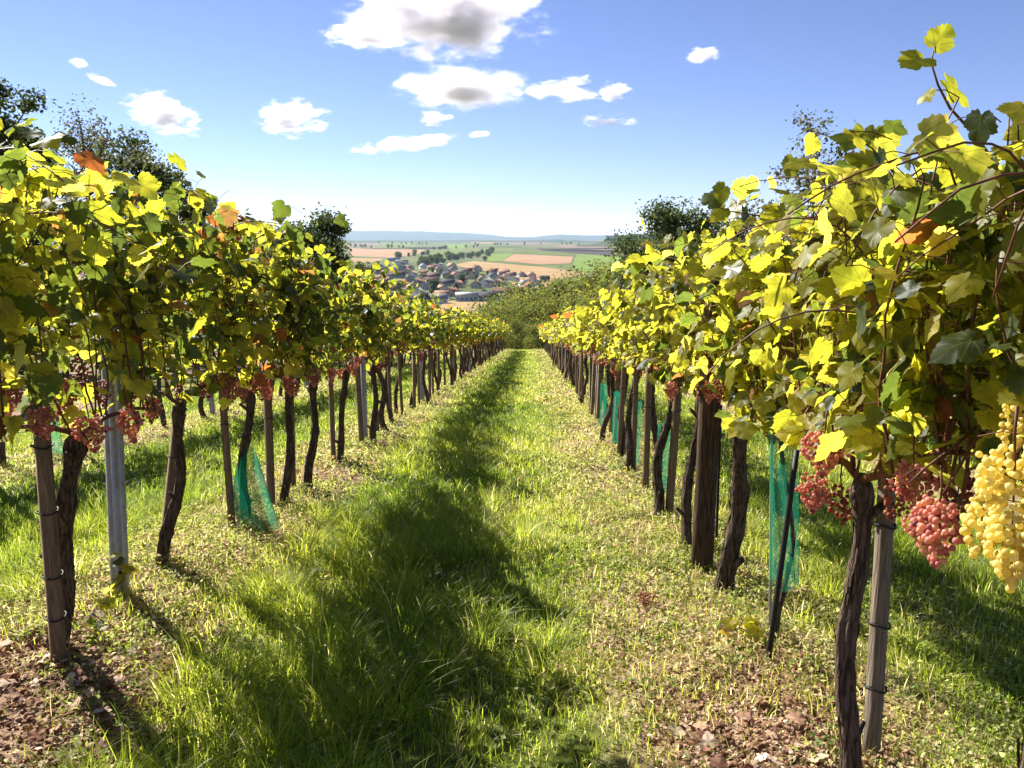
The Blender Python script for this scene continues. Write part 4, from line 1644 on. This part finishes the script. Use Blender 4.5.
def build_litter():
    rr = np.random.default_rng(79)
    mb = MB()
    pal = np.array([(0.36, 0.21, 0.13), (0.46, 0.32, 0.21), (0.24, 0.11, 0.06), (0.54, 0.42, 0.30), (0.15, 0.07, 0.04)])
    # whole fallen vine leaves
    xs, ys = [], []
    for (n, x0, x1, y0, y1) in ((300, -3.0, -1.35, 1.9, 3.4), (45, 0.5, 1.0, 1.9, 2.6), (260, -2.9, -1.4, 3.5, 12), (260, 0.4, 1.7, 3.2, 14), (120, -6.2, -4.4, 5, 16)):
        x, y = scatter(n, x0, x1, y0, y1, rr)
        xs.append(x)
        ys.append(y)
    x, y = np.concatenate(xs), np.concatenate(ys)
    n = len(x)
    z = gz(x, y) + rr.uniform(0.006, 0.035, n)
    nv = np.stack([rr.normal(0, .45, n), rr.normal(0, .45, n), np.ones(n)], 1)
    a = rr.uniform(0, 6.28, n)
    add_leaves(mb, np.stack([x, y, z], 1), nv, np.stack([np.cos(a), np.sin(a), np.zeros(n)], 1), rr.uniform(0.025, 0.06, n), pal[rr.integers(0, 5, n)] * rr.uniform(.7, 1.2, (n, 1)), rr)
    # crumbled pieces
    xs, ys = [], []
    for (n, x0, x1, y0, y1) in ((15000, -3.1, -1.2, 1.9, 3.6), (5500, 0.4, 1.2, 1.9, 2.9), (6000, -3.0, -1.3, 3.6, 9), (5000, 0.3, 1.7, 3.2, 9)):
        x, y = scatter(n, x0, x1, y0, y1, rr)
        k = rr.uniform(size=n) < np.clip(1.4 - rowdist(x) * 1.1, 0.1, 1)
        xs.append(x[k])
        ys.append(y[k])
    x, y = np.concatenate(xs), np.concatenate(ys)
    n = len(x)
    a = rr.uniform(0, 6.28, n)
    s = 0.006 + 0.022 * rr.uniform(0, 1, n) ** 2
    add_cards(mb, np.stack([x, y, gz(x, y) + rr.uniform(0.004, 0.022, n)], 1), np.stack([rr.normal(0, .9, n), rr.normal(0, .9, n), np.ones(n)], 1),
              np.stack([np.cos(a), np.sin(a), rr.normal(0, .3, n)], 1), s, s * rr.uniform(.4, .9, n), pal[rr.integers(0, 5, n)] * rr.uniform(.6, 1.25, (n, 1)))
    tag(mb.build('fallen_leaves', M_DRY), kind='stuff')
    # crumbs of soil
    mb = MB()
    xs, ys = [], []
    for (n, x0, x1, y0, y1) in ((5200, -3.0, -1.3, 1.9, 3.6), (2600, 0.5, 1.3, 1.9, 3.0), (700, -2.8, -1.5, 3.8, 8)):
        x, y = scatter(n, x0, x1, y0, y1, rr)
        xs.append(x)
        ys.append(y)
    x, y = np.concatenate(xs), np.concatenate(ys)
    n = len(x)
    iv, it = ICO1
    s = rr.uniform(0.004, 0.017, n) * rr.uniform(.5, 1, n)
    m = len(iv)
    V = iv[None] * (1 + rr.normal(0, .18, (n, m, 1))) * s[:, None, None] * np.array([1, 1, .7]) + np.stack([x, y, gz(x, y) + s * .3], 1)[:, None, :]
    T = (it[None] + (np.arange(n) * m)[:, None, None]).reshape(-1, 3)
    cols = np.array([(0.22, 0.13, 0.08), (0.30, 0.19, 0.12), (0.15, 0.085, 0.05)])[rr.integers(0, 3, n)]
    mb.add(V.reshape(-1, 3), T, None, np.repeat(cols, m, 0))
    tag(mb.build('soil_crumbs', solid('soil crumb', (0.25, .15, .1), 0.95, 0.2, 60, use_attr=True, spec=.1)), kind='stuff')


build_litter()

# odd things lying on the ground by the right row
g = bpy.data.objects.new('fallen_grape_bunch', CL_DARK[0])
COL.objects.link(g)
g.location = hit(656, 612) + Vector((0, 0, 0.05))
g.rotation_euler = (rad(85), 0.3, 0.6)
g.scale = (0.9, 0.9, 0.9)
tag(g, 'shrivelled red grape bunch fallen on the weeds in front of the twisting trunk', 'grapes')


def low_sprig(px, py, n, seed, w, label, hgt=0.12):
    """a small leafy vine sucker growing from the soil"""
    rr = np.random.default_rng(seed)
    p = hit(px, py)
    root = empty('vine_sucker', on_ground(p.x, p.y))
    mb = MB()
    P = [np.array((rr.normal(0, .02), rr.normal(0, .02), hgt * q / 4)) for q in range(5)]
    P[0][2] = -0.02
    add_tube(mb, P, np.linspace(.004, .002, 5), 5, 0, 0, (.2, .08, .05))
    mb.build('stem', M_SHOOT, root)
    mb = MB()
    b = np.array([P[1 + q % 4] + rr.normal(0, .025, 3) for q in range(n)])
    b[:, 2] = np.maximum(b[:, 2], 0.015)
    a = rr.uniform(0, 6.28, n)
    o = np.stack([np.cos(a), np.sin(a), np.zeros(n)], 1)
    add_leaves(mb, b, o * .4 + np.array([0, 0, 1]) + rr.normal(0, .3, (n, 3)), o + rr.normal(0, .3, (n, 3)), rr.uniform(.03, .075, n), pick_cols(n, w, rr), rr)
    mb.build('foliage', M_LEAF, root)
    tag(root, label, 'vine shoot')


low_sprig(745, 640, 12, 4, (0, .1, 1, .1), 'bright yellow leafy sprig on the ground beside the black stake')
low_sprig(100, 640, 12, 5, (1, .6, .1, .05), 'small green sprig growing in the dead leaves below the pale cut stake', .18)
low_sprig(120, 600, 14, 6, (.3, .8, .3, .05), 'pale leafy sprig at the foot of the steel post', .2)
low_sprig(440, 585, 10, 7, (1, .3, .0, .0), 'dark leafy sprig in the shaded grass of the path', .1)

# ------------------------------------------------------------------ trees and bushes
TREE_COL = {
    'dark': np.array([(0.040, 0.055, 0.016), (0.060, 0.078, 0.022), (0.030, 0.043, 0.014)]),
    'olive': np.array([(0.11, 0.125, 0.028), (0.14, 0.15, 0.035), (0.08, 0.10, 0.024), (0.16, 0.155, 0.04)]),
    'grey': np.array([(0.07, 0.075, 0.04), (0.10, 0.095, 0.05), (0.05, 0.055, 0.03)]),
    'mid': np.array([(0.05, 0.08, 0.02), (0.07, 0.10, 0.025), (0.04, 0.06, 0.018)]),
}


def make_tree(name, seed, height, radius, nleaf, leaf, pal, trunk_h=0.35, limbs=16, clump=0.16, trunk_r=None, flat=1.0, parent_build=True, upright=0.0, gaps=0.0):
    rr = np.random.default_rng(seed)
    root = empty(name, (0, 0, 0))
    tr = trunk_r or height * 0.016
    mb = MB()
    n = 8
    t = np.linspace(0, 1, n)
    wob = np.stack([rr.normal(0, 0.012 * height, n).cumsum() * 0.5, rr.normal(0, 0.012 * height, n).cumsum() * 0.5], 1)
    wob -= wob[0]
    P = np.stack([wob[:, 0], wob[:, 1], -0.4 + t * (height * 0.9 + 0.4)], 1)
    add_tube(mb, P, tr * (1.15 - 1.0 * t), 9, 0.1, seed, (.1, .08, .06))
    mb.build('trunk', M_TBARK, root)
    lb = MB()
    ends, wts = [], []
    for k in range(limbs):
        f = trunk_h + (0.97 - trunk_h) * (k + rr.uniform(0, 1)) / limbs
        i = f * (n - 1)
        a = P[int(i)] + (P[min(int(i) + 1, n - 1)] - P[int(i)]) * (i - int(i))
        u = (f - trunk_h) / (1 - trunk_h)
        reach = radius * (math.sin(math.pi * min(1, 0.22 + 0.78 * u)) ** 0.6) * rr.uniform(0.55, 1.12)
        az = k * 2.4 + rr.uniform(-.5, .5)
        rise = rr.uniform(0.15, 0.9) * reach * (1 + upright * 2)
        e = a + np.array([math.cos(az) * reach, math.sin(az) * reach, min(rise, height * 1.02 - a[2])])
        mid = (a + e) / 2 + np.array([0, 0, -0.06 * reach + 0.1 * rise]) + rr.normal(0, 0.05 * reach, 3)
        q = np.array([a, (a + mid) / 2, mid, (mid + e) / 2 + rr.normal(0, 0.04 * reach, 3), e])
        add_tube(lb, q, np.linspace(tr * 0.42 * (1 - 0.5 * u), tr * 0.06, 5), 5, 0.1, k, (.1, .08, .06), cap=False)
        for fr in (0.45, 0.7, 0.88, 1.0):
            j = fr * 4
            c = q[int(j)] + (q[min(int(j) + 1, 4)] - q[int(j)]) * (j - int(j))
            for _ in range(2):
                ends.append(c + rr.normal(0, clump * radius * 0.8, 3))
                wts.append(0.5 + fr)
                if rr.uniform() < 0.35:
                    add_tube(lb, [c, ends[-1]], [tr * 0.08, tr * 0.03], 3, 0, 0, (.1, .08, .06), cap=False)
    lb.build('limbs', M_TBARK, root)
    ends = np.array(ends)
    wts = np.array(wts)
    if gaps:
        wts = wts * (rr.uniform(size=len(wts)) > gaps)
    ci = rr.choice(len(ends), nleaf, p=wts / wts.sum())
    off = np.clip(rr.normal(0, 1, (nleaf, 3)), -1.9, 1.9) * clump * radius * np.array([1, 1, 0.75 * flat]) * rr.uniform(.5, 1.2, (len(ends), 1))[ci]
    pos = ends[ci] + off
    pos[:, 2] = np.maximum(pos[:, 2], 0.05)
    nv = nrm(off) * 0.7 + rr.normal(0, 0.6, (nleaf, 3)) + np.array([0, 0, 0.4])
    tv = nrm(off) + rr.normal(0, 0.6, (nleaf, 3)) + np.array([0, 0, -0.3])
    p = TREE_COL[pal]
    base = p[rr.integers(0, len(p), len(ends))][ci] * rr.uniform(0.7, 1.3, (nleaf, 1))
    s = leaf * rr.uniform(0.6, 1.4, nleaf)
    mb = MB()
    add_cards(mb, pos, nv, tv, s, s * 0.62, base)
    mb.build('crown', M_TREE, root)
    return root


def stand_tree(o, px, d, label, cat='tree', group=None, sc=1.0, rz=0.0):
    p = at_depth(px, 300, d)
    o.location = on_ground(p.x, p.y) - Vector((0, 0, 0.05))
    o.scale = (sc, sc, sc)
    o.rotation_euler = (0, 0, rz)
    tag(o, label, cat, group)
    return o


def top_height(px, py, d):
    p = at_depth(px, py, d)
    return p.z - gzf(p.x, p.y)


GT = 'trees standing beyond the vine rows'
for px, py, d, rad_, pal, nl, leaf, lab, kw in [
    (14, 64, 24, 1.7, 'dark', 5200, 0.16, 'dark pointed tree farthest left above the vines', dict(trunk_h=.2, limbs=22, upright=.5)),
    (46, 98, 25, 1.3, 'dark', 2600, 0.15, 'small dark tree beside the dark pointed tree above the left vines', dict(trunk_h=.2)),
    (92, 92, 27, 2.3, 'grey', 2600, 0.13, 'thin-leaved tree with bare twigs showing above the left vines', dict(trunk_h=.25, limbs=24, gaps=.35)),
    (146, 116, 30, 2.5, 'dark', 6000, 0.16, 'loose dark tree behind the second left vine crown', dict(trunk_h=.2, gaps=.2)),
    (186, 158, 33, 2.0, 'dark', 6000, 0.16, 'low dark tree just above the left row, before the open gap', dict(trunk_h=.15)),
    (252, 218, 36, 2.2, 'mid', 3600, 0.17, 'low green tree half hidden behind the left row crowns', dict(trunk_h=.15)),
    (312, 205, 34, 2.3, 'dark', 7000, 0.17, 'round dark tree rising over the left row beside the village', dict(trunk_h=.15, limbs=22, gaps=.15)),
    (344, 262, 40, 1.8, 'mid', 3000, 0.17, 'small dark bush tree at the foot of the round dark tree', dict(trunk_h=.1)),
    (672, 200, 37, 3.1, 'dark', 9500, 0.17, 'broad dark tree behind the right row above the bushes', dict(trunk_h=.1, limbs=24, gaps=.1)),
    (652, 246, 42, 2.4, 'mid', 5000, 0.18, 'lower green tree leaning out beside the broad dark tree', dict(trunk_h=.1)),
    (806, 112, 19, 1.2, 'grey', 1100, 0.12, 'slim sparse sapling standing up behind the right row', dict(trunk_h=.25, limbs=20, upright=1.3, trunk_r=.05)),
    (768, 196, 24, 1.6, 'grey', 2200, 0.13, 'twiggy grey bush tree behind the right row left of the sapling', dict(trunk_h=.15, gaps=.3)),
    (842, 200, 22, 1.6, 'grey', 2200, 0.13, 'twiggy grey bush tree behind the right row beyond the sapling', dict(trunk_h=.15, gaps=.3)),
    (725, 218, 30, 1.9, 'dark', 3600, 0.15, 'dark tree behind the right row between sapling and broad tree', dict(trunk_h=.12)),
]:
    h = top_height(px, py, d)
    o = make_tree('tree', int(px * 7 + py), h, rad_, int(nl * 2.2), leaf * 0.84, pal, clump=0.125, **kw)
    stand_tree(o, px, d, lab, 'tree', GT)

# bushes closing the end of the lane
BUSH = [make_tree('bush', 700 + k, 5.0, 2.6, 9000, 0.15, 'olive', trunk_h=0.08, limbs=30, clump=.13, trunk_r=.07, gaps=.1) for k in range(4)]
first_used = set()
GB = 'bushes closing the downhill end of the rows'
bl = [  # px, top py, distance
    (478, 312, 78, 'bush'), (500, 303, 80, 'bush'), (516, 318, 70, 'bush'), (531, 300, 84, 'bush'), (545, 284, 92, 'bush'), (520, 292, 100, 'bush'), (556, 302, 74, 'bush'), (566, 279, 88, 'bush'),
    (583, 292, 76, 'bush'), (592, 274, 86, 'bush'), (610, 272, 80, 'bush'), (626, 268, 74, 'bush'), (606, 296, 68, 'bush'), (642, 262, 70, 'bush'), (538, 325, 66, 'bush'), (495, 326, 67, 'bush'), (466, 322, 74, 'bush'),
    (575, 312, 66, 'bush'), (664, 250, 72, 'bush'), (690, 240, 74, 'bush'), (450, 322, 82, 'bush')]
spots = ['by the left row end', 'behind the left row end', 'straight above the lane end', 'second behind the lane end', 'highest straight beyond the lane', 'farthest, against the long maroon barn', 'in front of the olive slope',
         'under the pale field', 'midway up the olive slope', 'at the field edge', 'tall beside the field edge', 'tall near the broad dark tree', 'by the right row end', 'under the broad dark tree',
         'low at the very end of the lane', 'low at the end of the left row', 'beyond the last left vines', 'low beside the right row end', 'behind the broad dark tree', 'past the broad dark tree', 'below the village seen over the left row']
for k, (px, py, d, nm) in enumerate(bl):
    src = BUSH[k % 4]
    o = src if k < 4 else copy_tree(src)
    h = max(1.1, top_height(px, py, d) * 0.97)
    stand_tree(o, px, d, 'olive green bush ' + spots[k], 'bush', GB, rz=k * 1.7)
    s = h / 5.0
    o.scale = (max(s, 0.62) * 1.05, max(s, 0.62) * 1.05, s)

# ------------------------------------------------------------------ the village in the valley
WALLC = {'white': (0.80, 0.78, 0.74), 'cream': (0.62, 0.54, 0.40), 'pink': (0.55, 0.38, 0.30), 'grey': (0.42, 0.41, 0.40), 'blue': (0.36, 0.44, 0.47)}
ROOFC = {'red': (0.26, 0.10, 0.07), 'maroon': (0.115, 0.045, 0.042), 'terracotta': (0.38, 0.21, 0.14), 'brown': (0.15, 0.095, 0.075), 'grey': (0.24, 0.23, 0.24), 'dark': (0.055, 0.055, 0.07), 'pale': (0.50, 0.47, 0.44)}
MW = {k: solid('house wall ' + k, v, 0.9, 0.06, 0.6, spec=.1) for k, v in WALLC.items()}
MR = {k: solid('roof tiles ' + k, v, 0.85, 0.14, 1.2, spec=.15) for k, v in ROOFC.items()}
M_WIN = solid('dark window glass', (0.03, 0.035, 0.045), 0.15, 0.1, 1, spec=.5)
M_CHIM = solid('chimney brick', (0.25, 0.13, 0.09), 0.9, 0.2, 3)


def make_house(w, dp, hw, pitch, wall, roof, windows=True, chimney=True):
    """w: length along the ridge (local x), dp: depth, hw: wall height"""
    root = empty('house', (0, 0, 0))
    hw = hw * 0.85
    pitch = min(pitch, 38)
    hr = hw + dp / 2 * math.tan(rad(pitch))
    mb = MB()
    x, y = w / 2, dp / 2
    v = np.array([(-x, -y, -2), (x, -y, -2), (x, y, -2), (-x, y, -2), (-x, -y, hw), (x, -y, hw), (x, y, hw), (-x, y, hw), (-x, 0, hr - .12), (x, 0, hr - .12)])
    mb.add(v, [(4, 8, 7), (5, 6, 9)], [(0, 1, 5, 4), (1, 2, 6, 5), (2, 3, 7, 6), (3, 0, 4, 7)])
    mb.build('wall', MW[wall], root, smooth=False)
    mb = MB()
    ov, th = 0.5, 0.28
    sl_ = math.tan(rad(pitch))
    X, Y = x + 0.4, y + ov
    z0 = hw - ov * sl_
    v = np.array([(-X, -Y, z0), (X, -Y, z0), (X, 0, hr), (-X, 0, hr), (-X, Y, z0), (X, Y, z0),
                  (-X, -Y, z0 + th), (X, -Y, z0 + th), (X, 0, hr + th), (-X, 0, hr + th), (-X, Y, z0 + th), (X, Y, z0 + th)])
    mb.add(v, None, [(0, 3, 2, 1), (3, 4, 5, 2), (6, 7, 8, 9), (9, 8, 11, 10), (0, 1, 7, 6), (4, 10, 11, 5), (1, 2, 8, 7), (2, 5, 11, 8), (0, 6, 9, 3), (3, 9, 10, 4)])
    ro = mb.build('roof', MR[roof], root, smooth=False)
    if chimney:
        mb = MB()
        cx = w * 0.22
        add_box(mb, (cx - .4, .5, hr - 1.2), (cx + .4, 1.3, hr + 1.3))
        mb.build('chimney', M_CHIM, ro, smooth=False)
    if windows:
        def win(lo, hi):
            b = MB()
            add_box(b, lo, hi)
            b.build('window', M_WIN, root, smooth=False)
        k = max(2, int(w / 4))
        for sgn in (-1, 1):
            for i in range(k):
                cx = -x + w * (i + .5) / k
                win((cx - .6, sgn * y - .05, hw * .35), (cx + .6, sgn * y + .05, hw * .35 + 1.4))
        for sgn in (-1, 1):
            for cy_ in (-dp * .2, dp * .2):
                win((sgn * x - .05, cy_ - .55, hw * .35), (sgn * x + .05, cy_ + .55, hw * .35 + 1.4))
            win((sgn * x - .05, -.5, hw + .6), (sgn * x + .05, .5, hw + 1.9))
    return root


def stand_house(o, px, py, rz, label, group, sc=1.0):
    p = on_plane(px, py, H_VALLEY)
    o.location = p
    o.rotation_euler = (0, 0, rz)
    o.scale = (sc, sc, sc)
    tag(o, label, 'house', group)
    return o


GV = 'houses of the village in the valley'
# px, py of the foot, length m, depth m, wall h, pitch, wall, roof, rot deg, label
HL = [
    (511, 297, 34, 13, 5.0, 45, 'cream', 'maroon', 4, 'long barn with big maroon roof, nearest the bushes'),
    (533, 296, 12, 11, 4.5, 45, 'cream', 'terracotta', 94, 'cream gable house at the end of the long maroon barn'),
    (467, 301, 20, 11, 6.5, 22, 'blue', 'pale', 3, 'pale blue shed with light low roof at the front of the village'),
    (489, 301, 18, 12, 4.5, 40, 'grey', 'dark', 5, 'dark-roofed barn between the pale blue shed and the maroon barn'),
    (500, 284, 13, 12, 6.5, 48, 'white', 'red', 70, 'tall white gable house with red roof above the maroon barn'),
    (476, 288, 12, 10, 5.0, 46, 'cream', 'brown', 80, 'cream gable house above the pale blue shed'),
    (453, 296, 13, 10, 4.5, 46, 'pink', 'red', 70, 'pinkish red-roofed house left of the pale blue shed'),
    (442, 299, 13, 10, 4.5, 44, 'white', 'terracotta', 10, 'low white house with terracotta roof beside the front lane'),
    (448, 286, 16, 11, 4.5, 44, 'grey', 'dark', 10, 'dark slate house in the middle of the village'),
    (432, 284, 15, 11, 4.5, 46, 'cream', 'maroon', 15, 'maroon-roofed house in the middle of the village'),
    (418, 286, 15, 11, 4.5, 46, 'cream', 'red', 75, 'red-roofed house left of the maroon one in mid village'),
    (400, 287, 16, 12, 4.5, 44, 'pink', 'terracotta', 60, 'terracotta hipped-looking house over the left row crowns'),
    (379, 286, 17, 12, 4.5, 44, 'pink', 'terracotta', 20, 'terracotta roof farthest left over the left row crowns'),
    (397, 278, 24, 14, 5.0, 42, 'grey', 'brown', 5, 'wide brown barn roof at the left of the village'),
    (375, 274, 15, 12, 5.0, 44, 'pink', 'red', 15, 'reddish house at the far left edge of the village'),
    (394, 271, 12, 10, 5.0, 40, 'white', 'pale', 50, 'white house with pale roof behind the wide brown barn'),
    (402, 264, 26, 16, 8.0, 12, 'white', 'grey', 5, 'large white flat-roofed building at the far village edge'),
    (394, 261, 30, 16, 8.0, 12, 'blue', 'grey', 8, 'blue-grey hall behind the large white building'),
    (413, 277, 13, 10, 4.8, 46, 'white', 'terracotta', 80, 'white house with terracotta roof right of the brown barn'),
    (424, 276, 12, 10, 4.8, 46, 'cream', 'red', 30, 'small red-roofed house behind the maroon one'),
]
for k, (px, py, w, dp, hw, pi_, wl, rf, rz, lab) in enumerate(HL):
    o = make_house(w, dp, hw, pi_, wl, rf)
    stand_house(o, px, py, rad(rz), lab, GV)
HP = {}
for rf in ('red', 'terracotta', 'brown', 'grey', 'maroon', 'dark'):
    wl = {'red': 'white', 'terracotta': 'cream', 'brown': 'white', 'grey': 'white', 'maroon': 'cream', 'dark': 'grey'}[rf]
    HP[rf] = [make_house(14, 10.5, 4.6, 44, wl, rf), False]
rr = np.random.default_rng(4)
placed = [(h[0], h[1]) for h in HL]
cnt = 0
tries = 0
REGION = [(366, 268, 452, 272), (380, 266, 505, 280), (420, 270, 540, 291), (436, 276, 545, 288), (372, 278, 440, 296), (410, 290, 450, 304)]
while cnt < 62 and tries < 5000:
    tries += 1
    x0, y0, x1, y1 = REGION[rr.integers(0, len(REGION))]
    px, py = rr.uniform(x0, x1), rr.uniform(y0, y1)
    if px > 455 and py < 268 + (px - 455) * 0.12:
        continue
    gap = (py - 237) * 0.19
    if any(abs(px - a) < gap and abs(py - b) < gap * 0.33 for a, b in placed):
        continue
    placed.append((px, py))
    rf = rr.choice(['red', 'terracotta', 'brown', 'grey', 'maroon', 'dark'], p=[.22, .18, .14, .2, .13, .13])
    src, usedf = HP[rf]
    o = copy_tree(src) if usedf else src
    HP[rf][1] = True
    nm = {'red': 'red', 'terracotta': 'terracotta', 'brown': 'brown', 'grey': 'grey', 'maroon': 'maroon', 'dark': 'dark slate'}[rf]
    stand_house(o, px, py, rad(rr.choice([8, 100, 60, 75, 115]) + rr.normal(0, 8)), f'small {nm}-roofed house crowded among the village roofs', nm + '-roofed small houses of the village', rr.uniform(0.8, 1.25))
    cnt += 1

# trees of the village and the valley
VT = [make_tree('valley_tree', 800 + k, 11, [4.2, 3.4, 5.0][k], 900, 1.25, ['mid', 'dark', 'dark'][k], trunk_h=.12, limbs=14, clump=.2, trunk_r=.25) for k in range(3)]
vt_used = [False] * 3


def valley_tree(px, py, s, label, group):
    k = int(rr.integers(0, 3))
    o = copy_tree(VT[k]) if vt_used[k] else VT[k]
    vt_used[k] = True
    o.location = on_plane(px, py, H_VALLEY)
    o.scale = (s, s, s * rr.uniform(.85, 1.15))
    o.rotation_euler = (0, 0, rr.uniform(0, 6.28))
    tag(o, label, 'tree', group)


for k in range(34):
    px, py = rr.uniform(362, 548), rr.uniform(264, 302)
    if px > 455 and py < 269 + (px - 455) * 0.12:
        py += 12
    if px > 545:
        continue
    valley_tree(px, py, rr.uniform(.5, 1.0) * (0.8 if py > 285 else 1.0), 'small garden tree between the village roofs', 'garden trees between the village roofs')
for px, py, s, lab in [(434, 296, 1.35, 'large dark tree among the front village houses'), (462, 285, 1.3, 'large dark tree right of the dark slate house'), (440, 250, 1.6, 'single round tree alone in the open fields'),
                       (485, 261, 1.0, 'bush tree at the tip of the narrow green field'), (377, 270, 1.4, 'dark tree at the far left edge of the village')]:
    valley_tree(px, py, s, lab, None)
for k in range(58):
    t = rr.uniform(0, 1)
    px = 420 + t * 76
    py = 265.5 - t * 12.5 + rr.normal(0, 1.3)
    valley_tree(px, py, rr.uniform(.9, 1.7), 'dark tree of the wooded belt behind the village', 'trees of the wooded belt behind the village')
for k in range(60):
    line = k % 6
    t = rr.uniform(0, 1)
    px = [350, 378, 430, 470, 540, 396][line] + t * [60, 50, 50, 60, 90, 50][line]
    py = [247.3, 243.2, 250, 244.6, 244.2, 258][line] + t * [.6, 1.2, -3.2, .4, .8, -5][line] + rr.normal(0, .15)
    valley_tree(px, py, rr.uniform(.9, 1.8), 'tiny far tree dotted along the field edges', 'far trees dotted along the field edges')

# the far wood on the hill at the right
mb = MB()
iv, it = ICO1
for k in range(420):
    px = rr.uniform(606, 720)
    d = rr.uniform(4700, 5250)
    base = at_depth(px, 0, d)
    hgt = np.interp(px, [560, 590, 612, 630, 660, 720], [239.4, 238.6, 237.2, 235.6, 235, 235])
    p = at_depth(px, hgt + 2.2 * (5250 - d) / 550, d)
    s = rr.uniform(7, 13)
    mb.add(iv * (1 + rr.normal(0, .15, (len(iv), 1))) * s * np.array([1.1, 1.1, 1.2]) + np.array(p[:]), it, None, TREE_COL['dark'][rr.integers(0, 3)])
tag(mb.build('distant_wood', solid('distant wood', (.04, .05, .02), .95, .2, .1, use_attr=True, spec=.05)), kind='stuff')
